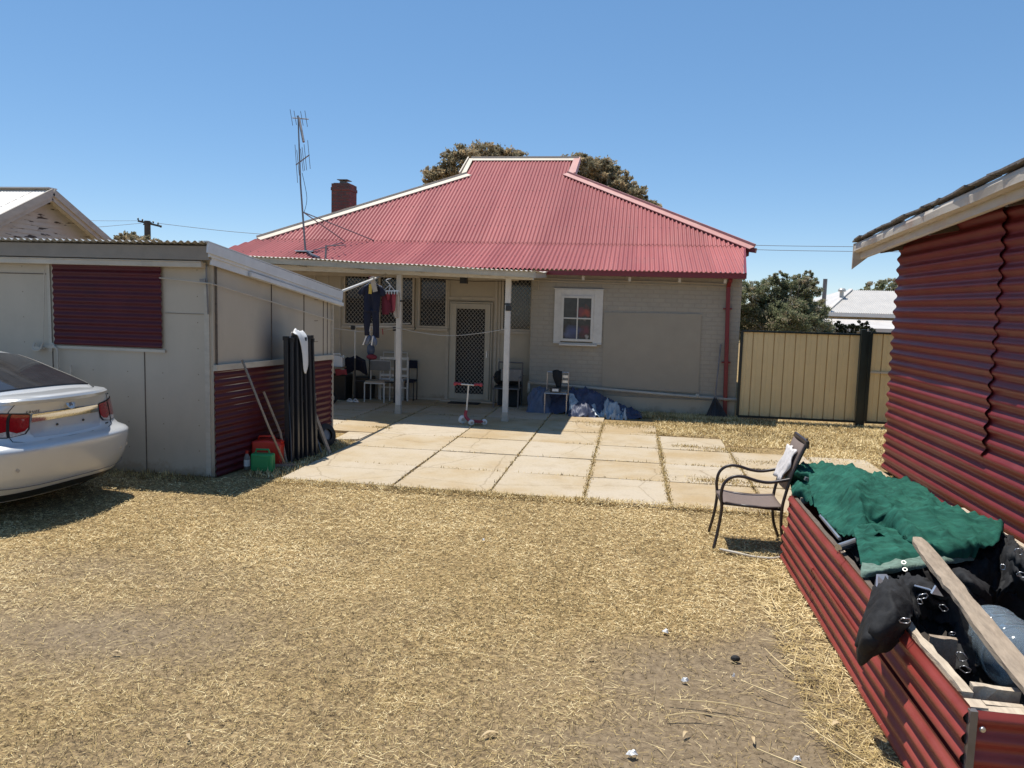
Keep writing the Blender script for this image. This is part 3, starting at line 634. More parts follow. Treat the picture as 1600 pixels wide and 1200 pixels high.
# chimney
mb = MB(); mb.bb(-8.10, -7.60, 19.9, 20.45, 3.4, 5.20); mb.bb(-8.115, -7.585, 19.885, 20.465, 5.02, 5.10)
for a in range(0): pass
ch = obj('chimney', mb, M['brick_red'], HS)
mb = MB(); mb.bb(-8.06, -7.64, 19.94, 20.41, 5.2, 5.22); mb.bb(-7.93, -7.78, 20.05, 20.3, 5.22, 5.28); mb.bb(-7.99, -7.70, 20.0, 20.35, 5.31, 5.325)
mb.bb(-7.92, -7.90, 20.1, 20.12, 5.28, 5.31); mb.bb(-7.81, -7.79, 20.1, 20.12, 5.28, 5.31); obj('chimney_cap', mb, M['shingle'], ch)

# ------------------------------------------------------------------ porch cover
PC = thing('porch_cover', 'low corrugated porch roof on two scuffed white posts at the back door', 'porch', (-4, 13.6, 0))
mb = MB()
def pf(x): return 12.90 - .085 * (x + 1.6)      # front edge of the sheets
slope = .035
def zf(x): return 2.675 - .036 * (x + 1.6)
k = 75 * 8; rows_ = []
for i in range(k + 1):
    x = -9.3 + 7.62 * i / k; a = .010 * math.sin(2 * math.pi * x / .085) + .006 * math.sin(3 * x)
    z0 = zf(x); rows_.append([Vector((x, pf(x), z0 + a)), Vector((x, 14.4, z0 + .03 + a)), Vector((x, 15.5, 2.80 + .3 * a))])
mb.grid(rows_); obj('roof_sheet', mb, M['porch_sheet'], PC, smooth=True)
def by(x): return 13.50 - .13 * (x + 2.22)
mb = MB(); mb.bar((-9.2, pf(-9.2) + .06, zf(-9.2) - .075), (-1.66, pf(-1.66) + .06, zf(-1.66) - .055), .03, .10); obj('front_board', mb, M['beam'], PC)
mb = MB(); mb.bar((-9.2, by(-9.2), 2.75), (-1.75, by(-1.75), 2.60), .07, .10); obj('beam', mb, M['white_paint'], PC, bevel=.004)
mb = MB(); mb.bar((-9.2, by(-9.2) - .05, 2.85), (-1.72, by(-1.72) - .05, 2.655), .035, .02); mb.bar((-6.9, 13.75, 2.80), (-5.5, 13.6, 2.745), .05, .03); obj('batten', mb, M['khaki_trim'], PC)
for x in (-8.6, -7.4, -6.2, -5.0, -3.8, -2.6, -1.75):
    mb = MB(); mb.bar((x, pf(x) + .1, zf(x) - .07), (x, 15.5, 2.72), .045, .09); obj('rafter', mb, M['beam'], PC)
for (x, y, dx, zt) in ((-4.27, 13.77, -.01, 2.6), (-2.20, 13.5, .0, 2.58)):
    mb = MB(); mb.bar((x + .0, y, .02), (x + dx, y, zt), .095, .095, up=(1, 0, 0)); ps = obj('post', mb, M['post_white'], PC, bevel=.006)
    mb = MB(); mb.box((x + .0, y, .03), (.12, .12, .06)); mb.box((x + .0, y, .12), (.105, .105, .14)); obj('foot', mb, M['shed_trim'], ps)
    mb = MB(); mb.box((x, y, 2.12), (.105, .105, .03)); obj('strap', mb, M['black'], ps)
mb = MB(); mb.bb(-2.23, -2.13, 13.43, 13.45, 2.0, 2.10); obj('bracket', mb, M['black'], PC)
mb = MB(); mb.bar((-9, 15.35, 2.66), (-2.3, 15.35, 2.62), .04, .07); obj('rear_beam', mb, M['khaki_trim'], PC)
mb = MB(); mb.tube([(-4.3, 15.2, 2.60), (-3.2, 15.3, 2.56), (-2.4, 15.3, 2.58)], .006, 5); mb.box((-3.32, 14.9, 2.56), (.14, .12, .12)); obj('porch_light', mb, M['black'], PC)

# ------------------------------------------------------------------ television antenna
AN = thing('antenna', 'tall television antenna mast braced on the red roof', 'antenna', (-7.19, 16.2, 3.1))
T = Vector((-7.36, 16.2, 6.06)); B0 = Vector((-7.19, 16.2, 3.16))
mb = MB(); mb.tube([B0, B0.lerp(T, .5) + Vector((-.03, 0, 0)), T], [.024, .019, .015], 8); obj('mast', mb, M['alu_dark'], AN)
br = B0.lerp(T, .29)
for e_ in ((-6.62, 17.1, 3.45), (-6.0, 17.3, 3.50), (-6.98, 16.1, 3.17)):
    mb = MB(); 
    if e_[0] == -6.98: mb.tube([(-6.66, 17.0, 3.42), (-6.98, 16.1, 3.17)], .010, 6)
    else: mb.tube([br, e_], .012, 6)
    obj('brace', mb, M['alu_dark'], AN)
mb = MB(); mb.box((-7.17, 16.2, 3.155), (.42, .25, .02)); obj('base_plate', mb, M['silver'], AN)
mb = MB(); mb.tube(spline([(-7.15, 16.15, 3.16), (-6.9, 15.9, 3.06), (-6.62, 15.62, 2.99)], 6), .03, 6); mb.tube([(-6.52, 15.7, 2.94), (-6.50, 15.7, 3.26)], .022, 6); mb.tube([(-6.5, 15.7, 3.24), (-6.22, 16.1, 3.30)], .012, 5)
obj('cable_stub', mb, M['alu_dark'], AN)
mb = MB(); mb.tube(spline([T.lerp(B0, .42) + Vector((.03, -.02, 0)), T.lerp(B0, .6) + Vector((.10, 0, 0)), br + Vector((.02, 0, 0))], 5), .006, 4); obj('coax_cable', mb, M['black'], AN)
def yagi(c, d, L, els, name='aerial'):
    c = Vector(c); d = Vector(d).normalized(); mb = MB(); mb.tube([c - d * L * .35, c + d * L * .65], .012, 6)
    for t_, h in els:
        q = c + d * t_; mb.tube([q + Vector((-.03, 0, h * .52)), q + Vector((.03, 0, -h * .48))], .0065, 5)
    a = obj(name, mb, M['alu_dark'], AN)
yagi(T.lerp(B0, .335) , (.8, -.5, .30), .52, ((-.17, .82), (-.10, .55), (.05, .48), (.11, .5), (.19, .55), (.33, .60)))
yagi(T + Vector((0, 0, -.06)), (.95, .3, -.02), .34, ((-.14, .34), (-.06, .3), (.0, .1), (.08, .3), (.17, .34)))
mb = MB(); mb.tube([T + Vector((.02, 0, -.05)), T + Vector((.26, -.3, -.62))], .028, 6); obj('aerial', mb, M['alu_dark'], AN)

# ================================================================== LEFT SHED
LS = thing('garden_shed', 'grey sheet clad shed with dark red corrugated panels behind the car', 'shed', (-6.5, 9.6, 0))
a0 = Vector((-4.76, 8.2, 0)); a1 = Vector((-4.45, 10.95, 0)); sd_ = (a1 - a0).normalized(); sn = Vector((sd_.y, -sd_.x, 0)); Lw = (a1 - a0).length
mb = MB(); mb.bb(-11.5, -4.78, 8.2, 8.26, 0, 2.56); mb.poly([(-11.5, 10.9, 0), (-4.5, 10.9, 0), (-4.5, 10.9, 2.15), (-11.5, 10.9, 2.15)], (0, .05, 0)); mb.bb(-11.5, -11.44, 8.26, 10.9, 0, 2.2)
obj('front_wall', mb, M['shed_sheet'], LS)
for x0, x1, z0, z1 in ((-5.632, -5.622, 0, 1.46), (-6.83, -6.82, .6, 2.4), (-5.36, -4.86, 1.898, 1.902), (-7.6, -6.83, 2.31, 2.32)):
    mb = MB(); mb.bb(x0, x1, 8.193, 8.201, z0, z1); obj('sheet_joint', mb, M['dark_wood'], LS)
mb = MB(); mb.bb(-4.86, -4.80, 8.185, 8.199, 0, 2.45); mb.bb(-6.86, -6.82, 8.18, 8.199, 1.4, 2.45); mb.bb(-6.9, -5.35, 8.17, 8.199, 1.44, 1.475); obj('corner_trim', mb, M['shed_trim'], LS)
mb = MB()
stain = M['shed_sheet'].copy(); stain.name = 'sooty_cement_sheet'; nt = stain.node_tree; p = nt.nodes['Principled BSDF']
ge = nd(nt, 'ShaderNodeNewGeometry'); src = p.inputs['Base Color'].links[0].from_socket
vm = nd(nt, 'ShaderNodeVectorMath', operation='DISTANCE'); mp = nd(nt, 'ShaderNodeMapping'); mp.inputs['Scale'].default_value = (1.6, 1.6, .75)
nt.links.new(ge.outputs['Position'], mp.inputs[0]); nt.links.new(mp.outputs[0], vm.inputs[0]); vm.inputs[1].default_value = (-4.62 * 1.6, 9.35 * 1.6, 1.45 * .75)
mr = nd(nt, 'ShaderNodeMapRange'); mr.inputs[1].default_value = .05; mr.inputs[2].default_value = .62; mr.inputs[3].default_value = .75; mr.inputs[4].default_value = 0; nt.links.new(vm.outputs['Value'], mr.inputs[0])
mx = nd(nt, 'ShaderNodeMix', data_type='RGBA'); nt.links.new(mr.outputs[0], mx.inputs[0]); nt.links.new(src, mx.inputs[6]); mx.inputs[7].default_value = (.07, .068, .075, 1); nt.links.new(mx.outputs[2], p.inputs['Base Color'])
def ztop(s): return 2.60 - .46 * s / Lw
mb.poly([a0 + Vector((0, 0, 1.30)), a1 + Vector((0, 0, 1.27)), a1 + Vector((0, 0, ztop(Lw))), a0 + Vector((0, 0, ztop(0)))], -sn * .05)
mb.poly([a0 + Vector((0, 0, 0)), a1 + Vector((0, 0, 0)), a1 + Vector((0, 0, 1.265)), a0 + Vector((0, 0, 1.295))], -sn * .03)
obj('side_wall', mb, stain, LS)
for s_, w_ in ((1.18, .016), (1.98, .014), (2.52, .01), (2.64, .01), (.04, .05)):
    mb = MB(); mb.bar(a0 + sd_ * s_ + sn * .003 + Vector((0, 0, 1.3)), a0 + sd_ * s_ + sn * .003 + Vector((0, 0, ztop(s_))), w_, .008); obj('sheet_joint', mb, M['dark_wood'], LS)
mb = MB(); mb.bar(a0 + sn * .02 + Vector((0, 0, 1.285)), a1 + sn * .02 + Vector((0, 0, 1.255)), .05, .07); mb.bar(a1 + sn * .015 + Vector((0, 0, 0)), a1 + sn * .015 + Vector((0, 0, 2.12)), .03, .03, up=(1, 0, 0))
obj('ledge', mb, M['shed_trim'], LS)
mb = MB(); corr(mb, a0 + sn * .015, (0, 0, 1), sd_, 1.245, .0, Lw, sn, .083, .010, nv=6, wob=.006, seed=3); obj('side_cladding', mb, M['old_red'], LS, smooth=True)
mb = MB(); corr(mb, (-6.77, 8.165, 1.49), (0, 0, 1), (1, 0, 0), .95, 0, 1.39, (0, -1, 0), .083, .010, nv=3, wob=.002, seed=4); obj('window_cover', mb, M['old_red'], LS, smooth=True)
mb = MB(); mb.bar((-11.5, 8.07, 2.60), (-4.72, 8.07, 2.585), .03, .155); obj('fascia', mb, M['fascia_grey'], LS)
mb = MB(); mb.bar((-11.5, 8.12, 2.47), (-4.82, 8.12, 2.455), .10, .06); mb.bar((-11.5, 8.09, 2.503), (-4.82, 8.09, 2.49), .06, .012); obj('front_beam', mb, M['shed_trim'], LS, bevel=.01)
b0 = Vector((-4.70, 8.0, 2.70)); b1 = Vector((-4.36, 11.15, 2.20))
mb = MB(); mb.bar(b0 + Vector((0, 0, -.055)), b1 + Vector((0, 0, -.03)), .022, .115); mb.bar(b0 + Vector((-.012, .05, -.13)), b1 + Vector((-.012, 0, -.10)), .022, .05); mb.bar(b0 + Vector((-.05, 0, .012)), b1 + Vector((-.05, 0, .048)), .12, .012)
mb.bar(b0 + Vector((-.02, .1, -.20)), b1 + Vector((-.02, 0, -.15)), .02, .08); mb.bar(b0.lerp(b1, .25) + Vector((.01, 0, -.19)), b1 + Vector((.01, 0, -.16)), .03, .05)
obj('barge_board', mb, M['shed_barge'], LS)
mb = MB(); nn = Vector((0, .46, 2.9)).normalized(); corr(mb, (-11.5, 7.98, 2.705), (1, 0, 0), (0, 3.15, -.50), 6.80, 0, 3.2, nn, .083, .013, nv=1); obj('roof', mb, M['galv'], LS, smooth=True)
mb = MB(); mb.tube(spline([(-6.80, 8.17, 1.50), (-6.76, 8.15, 1.46), (-6.72, 8.15, 1.40), (-6.72, 8.15, 1.1), (-6.6, 8.13, 1.08), (-6.54, 8.13, 1.14), (-6.54, 8.13, 1.25)], 4), .012, 6)
mb.tube([(-6.86, 8.15, 2.36), (-6.9, 8.14, 1.48)], .006, 5); mb.tube(spline([(-7.02, 8.15, 1.5), (-7.02, 8.12, 1.42), (-6.93, 8.12, 1.42), (-6.9, 8.13, 1.5)], 4), .012, 6); mb.box((-6.96, 8.15, 1.44), (.12, .06, .03))
obj('latch_pipe', mb, M['shed_trim'], LS)
mb = MB(); mb.tube([(-5.38, 8.14, 2.30), (-4.75, 8.14, 2.25), (-4.70, 8.3, 2.22), (-4.40, 10.9, 1.80)], .008, 5); obj('cable', mb, M['shed_trim'], LS)
mb = MB(); mb.tube([(-4.82, 8.17, 2.45), (-4.81, 8.16, 2.28), (-4.80, 8.17, 1.9)], .009, 5); mb.box((-4.85, 8.16, 2.28), (.07, .04, .04)); obj('conduit', mb, M['alu_dark'], LS)

# ================================================================== RIGHT SHED
RS = thing('corrugated_shed', 'big shed clad in dark red horizontal corrugated iron right of the yard', 'shed', (5.5, 7.5, 0))
mb = MB(); corr(mb, (3.44, 1.0, .03), (0, 0, 1), (0, 1, 0), .78, 0, 9.97, (-1, 0, 0), .138, .021, nv=40, wob=.006, seed=8); obj('lower_cladding', mb, M['wall_red'], RS, smooth=True)
mb = MB(); corr(mb, (3.425, 8.0, .76), (0, 0, 1), (0, 1, 0), 2.42, 0, 2.93, (-1, 0, 0), .138, .021, nv=20, wob=.010, seed=9, u0=.02); obj('upper_cladding', mb, M['wall_red'], RS, smooth=True)
mb = MB(); corr(mb, (3.448, 1.0, .78), (0, 0, 1), (0, 1, 0), 2.62, 0, 7.12, (-1, 0, 0), .138, .021, nv=30, wob=.010, seed=10, u0=.05); obj('upper_cladding', mb, M['wall_red'], RS, smooth=True)
mb = MB(); mb.bb(3.49, 3.52, 1.0, 10.93, 0, 3.12); mb.bb(3.52, 9, 10.85, 10.9, 0, 3.0); mb.bb(8.95, 9, 1, 10.85, 0, 3.0); mb.bb(3.52, 8.95, 1.0, 1.05, 0, 3.0)
mb.poly([(3.5, 10.86, 3), (9, 10.86, 3), (6.2, 10.86, 4.3)], (0, .04, 0)); mb.poly([(3.5, 1.0, 3), (9, 1.0, 3), (6.2, 1.0, 4.3)], (0, .04, 0)); obj('frame_wall', mb, M['dark_wood'], RS)
# roof: slope rises to +X; sagging gutter and barge
def lift(y): return (11.5 - y) * .047
def sag(y): return lift(y) * .55 + .04 * math.sin(y * .6 + 1) * .5 + .007 * math.sin(y * 3.7)
pr = math.atan(.30)
rows_ = []
for i in range(0, 121):
    y = .6 + 11.0 * i / 120; rows_.append([Vector((3.08 + 3.2 * t, y, 3.13 + .95 * t + lift(y) + .012 * math.sin(y * 2 * math.pi / .09 * .9))) for t in (0, .3, .6, 1)])
mb = MB(); mb.grid(rows_); obj('roof', mb, M['zinc_grey'], RS, smooth=True)
mb = MB(); mb.poly([(6.2, .6, 4.08), (6.2, 11.6, 4.08), (9.4, 11.6, 3.1), (9.4, .6, 3.1)]); obj('roof_back', mb, M['zinc_grey'], RS)
r8 = random.Random(8)
mb = MB(); y = 1.0
while y < 11.55:
    L = r8.uniform(.12, .5); mb.bar((3.04 + r8.uniform(0, .05), y, 3.145 + lift(y) + r8.uniform(0, .02)), (3.04 + r8.uniform(0, .05), min(11.7, y + L), 3.14 + lift(y + L) + r8.uniform(0, .03)), .10, .02); y += L * .8
obj('roof_edge', mb, M['shingle'], RS)
def prof(mb, ys_, f, close=True):
    rows = [[Vector(q) for q in f(y)] for y in ys_]; mb.grid(rows); return mb
ysl = [1 + 10.6 * i / 70 for i in range(71)]
mb = MB(); prof(mb, ysl, lambda y: [(3.16, y, 3.12 + lift(y)), (3.05, y, 3.105 + lift(y)), (3.03 + .006 * math.sin(y * 5), y, 3.06 + lift(y)), (3.035 + .008 * math.sin(y * 4.3), y, 2.99 + lift(y) + .3 * (sag(y) - lift(y) * .55)), (3.08, y, 2.975 + lift(y)), (3.14, y, 2.985 + lift(y))]); obj('gutter', mb, M['peel'], RS, smooth=False)
mb = MB(); prof(mb, ysl, lambda y: [(3.13, y, 3.0 + lift(y)), (3.125 + .006 * math.sin(y * 3), y, 2.90 + lift(y) + .4 * (sag(y) - lift(y) * .55)), (3.14, y, 2.885 + lift(y)), (3.17, y, 2.89 + lift(y))]); obj('fascia', mb, M['peel'], RS)
mb = MB(); mb.poly([(3.03, 11.6, 3.10), (3.5, 11.6, 3.24), (3.5, 11.6, 3.04), (3.24, 11.6, 2.92), (3.03, 11.6, 2.74)], (0, .03, 0)); obj('fascia_end', mb, M['peel'], RS)
mb = MB(); mb.poly([(3.15, 1, 3.02 + lift(1)), (3.55, 1, 3.06 + lift(1)), (3.55, 11.5, 3.06), (3.15, 11.5, 3.02)]); obj('soffit', mb, M['dark_wood'], RS)
for y in (2.2, 3.9, 5.6, 7.35, 9.1, 10.75):
    mb = MB(); mb.bar((3.14, y, 2.93 + lift(y)), (3.5, y, 3.0 + lift(y)), .05, .12); obj('rafter', mb, M['dark_wood'], RS)

# ================================================================== THE CAR
CO = Vector((-5.20, 6.55, -.033)); CA = R(174); cf = Vector((math.cos(CA), math.sin(CA), 0)); cr_ = Vector((math.sin(CA), -math.cos(CA), 0))
CAR = thing('parked_car', 'silver four door sedan parked beside the grey shed with its number plate missing', 'car', tuple(CO))
def cw(b, s, z): return CO + cf * b + cr_ * s + Vector((0, 0, z * 1.06))
def interp(x, tab):
    if x <= tab[0][0]: return tab[0][1]
    for (a, fa), (b, fb) in zip(tab, tab[1:]):
        if x <= b:
            t = (x - a) / (b - a); return fa + (fb - fa) * t
    return tab[-1][1]
def smooth_tab(tab, n=8):
    p = spline([(a, b, 0) for a, b in tab], n); return [(v.x, v.y) for v in p]
XR = smooth_tab([(.20, .30), (.26, .17), (.34, .10), (.45, .05), (.55, .02), (.64, .0), (.69, .0), (.715, .03), (.73, .085), (.80, .115), (.90, .125), (.955, .125), (.975, .118), (1.0, .108), (1.04, .085), (1.07, .066), (1.088, .055), (1.10, .058)])
XF = smooth_tab([(.20, 4.40), (.35, 4.54), (.5, 4.58), (.65, 4.56), (.8, 4.45), (.9, 4.3), (1.0, 4.15)])
WW = smooth_tab([(.20, .80), (.30, .86), (.45, .885), (.6, .895), (.70, .893), (.74, .872), (.85, .872), (.95, .855), (1.02, .80), (1.08, .715), (1.10, .68)])
DR = .52; DF = 1.1
def nex(z): return interp(z, [(.2, 2.8), (.45, 3.4), (.7, 3.5), (.78, 2.75), (1.1, 2.5)])
def zs(b):           # shoulder height along the car
    return interp(b, [(0, 1.10), (.3, 1.065), (.7, 1.02), (1.6, .99), (3.0, .95), (3.6, .92), (4.1, .84), (4.6, .70)])
def outline(z, th):
    """half outline: th 0..1 rear corner, 1..2 side, 2..3 front corner"""
    w = interp(z, WW); xr_ = interp(z, XR); xf_ = interp(z, XF)
    if th <= 1:
        a = th * math.pi / 2; NEX = nex(z); return xr_ + DR * (1 - max(0, math.cos(a)) ** (2 / NEX)), w * math.sin(a) ** (2 / NEX)
    if th <= 2: return xr_ + DR + (xf_ - DF - xr_ - DR) * (th - 1), w
    a = (3 - th) * math.pi / 2; return xf_ - DF * (1 - max(0, math.cos(a)) ** (2 / 2.4)), w * math.sin(a) ** (2 / 2.4)
ths = [i / 26 for i in range(27)] + [1 + i / 14 for i in range(1, 15)] + [2 + i / 16 for i in range(1, 17)]
full = [(-t) for t in reversed(ths)] + ths[1:]
def bp_(z, th, off=0.0):
    b, s = outline(z, abs(th)); s = math.copysign(s, th) if th else 0
    if off:
        e_ = .01; b1, s1 = outline(z, min(3, abs(th) + e_)); b0, s0 = outline(z, max(0, abs(th) - e_))
        tx, ty = b1 - b0, s1 - s0; L = math.hypot(tx, ty) or 1; nb_, ns_ = -ty / L, tx / L
        b += nb_ * off; s += math.copysign(ns_, th or 1) * off if th else 0
        b -= 0
    return cw(b, s, z)
mb = MB(); nz = 34; rows_ = []
for i in range(nz + 1):
    t_ = i / nz; row = []
    for th in full:
        b, s = outline(.2 + .9 * t_, abs(th)); z = .2 + (zs(b) - .2) * t_
        b, s = outline(z, abs(th)); row.append(cw(b, math.copysign(s, th) if th else 0, z))
    rows_.append(row)
mb.grid(rows_)
# deck and bonnet
topo = []
for th in ths:
    b, s = outline(1.10, abs(th)); z = zs(b); b, s = outline(z, abs(th)); topo.append((b, s, z))
def zc(b): return interp(b, [(0, 1.10), (.07, 1.112), (.12, 1.122), (.3, 1.118), (.6, 1.11), (1.6, 1.10), (3.0, 1.06), (3.3, 1.03), (3.9, .93), (4.3, .82), (4.6, .70)])
rows_ = []
for (b, s, z) in topo:
    row = []
    for q in [i / 12 - 1 for i in range(25)]:
        c_ = max(0, zc(b) - z) * min(1, s / .35); row.append(cw(b, s * q, z + c_ * (1 - abs(q) ** 5)))
    rows_.append(row)
mb.grid(rows_)
mb.grid([[cw(outline(.2, t)[0], outline(.2, t)[1] * q, .2) for q in (-1, 0, 1)] for t in ths])
paint = mat('silver_car_paint', (.57, .58, .58), .34, .02, 3, metal=.18, coat=.8, rvar=.02)
nt = paint.node_tree
obj('body', mb, paint, CAR, smooth=True, weld=True)
# cabin
ZT = smooth_tab([(.50, 1.10), (.62, 1.17), (.9, 1.285), (1.25, 1.40), (1.55, 1.452), (2.0, 1.475), (2.4, 1.46), (2.75, 1.36), (3.1, 1.19), (3.38, 1.04)], 6)
def ztc(b): return interp(b, ZT)
def wz(z): return .775 - .47 * (z - 1.0)
def cab(b, q, off=0.0):
    """q -1..1 across the cabin from left belt to right belt"""
    zt = ztc(b); zb = .98; a = abs(q)
    if a > .55:
        k_ = (1 - a) / .45; z = zb + (zt - .055 * min(1, (zt - zb) / .3) - zb) * k_; s = wz(z)
        s = min(s, .775 * (1 if b > .9 else .93 + .07 * (b - .5) / .4)); 
        p_ = cw(b, math.copysign(s + off, q), z + off * .3)
    else:
        zz = zt - .055 * min(1, (zt - zb) / .3); s1 = min(wz(zz), .775 * (1 if b > .9 else .93 + .07 * (b - .5) / .4)); k_ = a / .55
        p_ = cw(b, math.copysign(s1 * k_, q) if q else 0, zz + (zt - zz) * (1 - k_ ** 2.6) ** .8 + off)
    return p_
bs = [.5 + i * .06 for i in range(49)]; qs = [-1 + i / 24 for i in range(49)]
mb = MB(); mb.grid([[cab(b, q) for q in qs] for b in bs]); obj('cabin', mb, paint, CAR, smooth=True)
car_glass = mat('tinted_car_glass', (.035, .036, .04), .06, .2, 8, spec=.8, rvar=.02)
def patch(name, m_, b0, b1, q0, q1, parent=CAR, nb_=14, nq=20, off=.004, shape=None):
    mb = MB(); rows_ = []
    for i in range(nb_ + 1):
        b = b0 + (b1 - b0) * i / nb_; ra = q0 if not callable(q0) else q0(b); rb = q1 if not callable(q1) else q1(b)
        rows_.append([cab(b, ra + (rb - ra) * j / nq, off) for j in range(nq + 1)])
    mb.grid(rows_); return obj(name, mb, m_, parent, smooth=True)
patch('rear_window', car_glass, .56, 1.34, lambda b: -.515 + .0 * b, lambda b: .515)
patch('windscreen', car_glass, 2.52, 3.28, -.5, .5)
for sg in (-1, 1):
    for (b0, b1) in ((1.15, 1.98), (2.06, 2.95)):
        patch('side_window', car_glass, b0, b1, (lambda b: sg * .93), (lambda b: sg * .62), nq=6)
rub = M['black']
mb = MB(); mb.tube([cab(.555 , -.53 + i * 1.06 / 20, .004) for i in range(21)], .007, 5)
for sg in (-1, 1): mb.tube([cab(.56 + .78 * i / 12, sg * .53, .004) for i in range(13)], .007, 5)
obj('window_seal', mb, rub, CAR)
def tz(s):           # outline parameter for a lateral distance on the boot
    a = min(.9999, abs(s) / .872) ** (2.65 / 2); return math.copysign(math.asin(a) * 2 / math.pi, s)
lampred = mat('red_lamp_lens', (.28, .006, .010), .10, .15, 40, spec=.6, coat=1, rvar=.03)
lampclr = mat('clear_lamp_lens', (.50, .46, .44), .12, .3, 60, spec=.6, coat=1, rvar=.03)
chrome = mat('chrome', (.70, .70, .69), .10, .02, 5, metal=1, rvar=.01)
def rpatch(name, m_, cols_, parent=CAR, off=.006, nzp=8):
    """cols_: list of (th, zlow, zhigh)"""
    mb = MB(); n = 6; c = []
    for (a, b) in zip(cols_, cols_[1:]):
        for k_ in range(n): t_ = k_ / n; c.append(tuple(a[i] + (b[i] - a[i]) * t_ for i in range(3)))
    c.append(cols_[-1])
    mb.grid([[bp_(z0 + (z1 - z0) * j / nzp, th, off) for j in range(nzp + 1)] for th, z0, z1 in c]); return obj(name, mb, m_, parent, smooth=True)
for sg in (-1, 1):
    T_ = lambda s: tz(s) * sg
    h = rpatch('tail_lamp', M['black'], [(T_(.405), .838, .962), (T_(.44), .80, .975), (T_(.60), .782, .99), (T_(.74), .800, 1.005), (T_(.86), .835, 1.02), (sg * .93, .87, 1.025), (sg * 1.005, .93, .99)], off=.004)
    rpatch('red_lens', lampred, [(T_(.415), .86, .955), (T_(.45), .828, .965), (T_(.52), .818, .972), (T_(.575), .84, .980)], h, off=.009)
    rpatch('red_lens', lampred, [(T_(.60), .84, .982), (T_(.68), .828, .99), (T_(.76), .842, .998), (T_(.86), .872, 1.01), (sg * .925, .90, 1.015), (sg * .99, .94, .985)], h, off=.009)
    rpatch('clear_lens', lampclr, [(T_(.425), .842, .858), (T_(.455), .808, .826), (T_(.52), .796, .816), (T_(.575), .79, .838)], h, off=.009)
    rpatch('clear_lens', lampclr, [(T_(.60), .792, .838), (T_(.68), .80, .826), (T_(.76), .812, .84), (T_(.86), .845, .870), (sg * .92, .872, .898)], h, off=.009)
    # boot lid seam
    mb = MB(); seam = [(tz(.63) * sg, 1.06), (tz(.615) * sg, 1.0), (tz(.59) * sg, .9), (tz(.585) * sg, .80), (tz(.55) * sg, .752), (tz(.44) * sg, .735), (tz(.2) * sg, .731), (0, .730)]
    mb.tube([bp_(z, th, .0015) for th, z in seam], .0035, 4); obj('boot_seam', mb, M['black'], CAR)
    mb = MB(); mb.tube([bp_(.40 + .0 * k_, sg * k_ / 20 * 1.0, .001) + Vector((0, 0, -.05 * (1 - (k_ / 20) ** 2))) for k_ in range(21)], .004, 4); obj('bumper_crease', mb, M['alu_dark'], CAR)
    for th in (.35, .62): mb = MB(); mb.lathe(bp_(.52, sg * th, .001), [(.0, .003), (.018, .003), (.02, 0)], 14, axis=-cf); obj('parking_sensor', mb, M['shed_trim'], CAR)
rpatch('chrome_strip', chrome, [(-tz(.395), .896, .964), (0, .900, .970), (tz(.395), .896, .964)], off=.014)
rpatch('plate_recess', mat('shaded_silver_recess', (.42, .43, .45), .34, .02, 3, metal=.22, coat=.6, rvar=.02), [(-tz(.40), .80, .91), (-tz(.36), .765, .912), (0, .755, .914), (tz(.36), .765, .912), (tz(.40), .80, .91)], off=.003)  # recess shade put into a darker version of the body paint
for s_ in (-.13, .17): mb = MB(); mb.lathe(bp_(.845, tz(s_), .006), [(0, .006), (.011, .006), (.012, 0)], 10, axis=-cf); obj('plate_bolt', mb, M['black'], CAR)
rpatch('lower_valance', M['black'], [(-.95, .21, .27), (-.5, .21, .30), (0, .21, .31), (.5, .21, .30), (.95, .21, .27)], off=.003)
mb = MB(); rows_ = []
for k_ in range(33):
    th = -.70 + 1.4 * k_ / 32; e_ = 1 - abs(th / .70) ** 4; q0 = bp_(1.055, th, .002); q1 = bp_(1.088, th, .004 + .018 * e_); q2 = bp_(1.102, th, .002 + .014 * e_); b_, s__ = outline(1.10, abs(th)); q3 = cw(b_ + .10, math.copysign(s__, th) * .97, zc(b_ + .10) - .004)
    q2.z = max(q2.z, CO.z + 1.108 * 1.06 - .02 * (1 - e_)); rows_.append([q0, q1, q2, q3])
mb.grid(rows_); obj('boot_lip', mb, paint, CAR, smooth=False)
# round badge and lettering
bc = bp_(1.015, 0, .008); bn = (-cf * .93 + Vector((0, 0, .35))).normalized()
mb = MB(); mb.lathe(bc, [(.050, 0), (.052, .004), (.047, .009), (.043, .006)], 22, axis=bn); mb.lathe(bc, [(.043, .003), (0, .003)], 22, axis=bn); bd = obj('badge', mb, mat('dull_chrome', (.55, .55, .54), .35, .05, 8, metal=.7), CAR, smooth=True)
mb = MB(); u_ = cr_; w_ = bn.cross(u_)
if w_.z < 0: w_ = -w_
for (x, y, a, b, t_) in ((-.004, .006, .012, .018, .4), (.010, -.006, .010, .015, -.5), (-.012, -.014, .008, .009, .2), (.012, .016, .007, .010, .9)):
    m3 = Matrix((u_, bn, w_)).transposed() @ Matrix.Rotation(t_, 3, 'Y'); mb.ell(bc + u_ * x + w_ * y + bn * .005, (a, .004, b), 8, 6, m3)
obj('badge_emblem', mb, M['alu_dark'], bd)
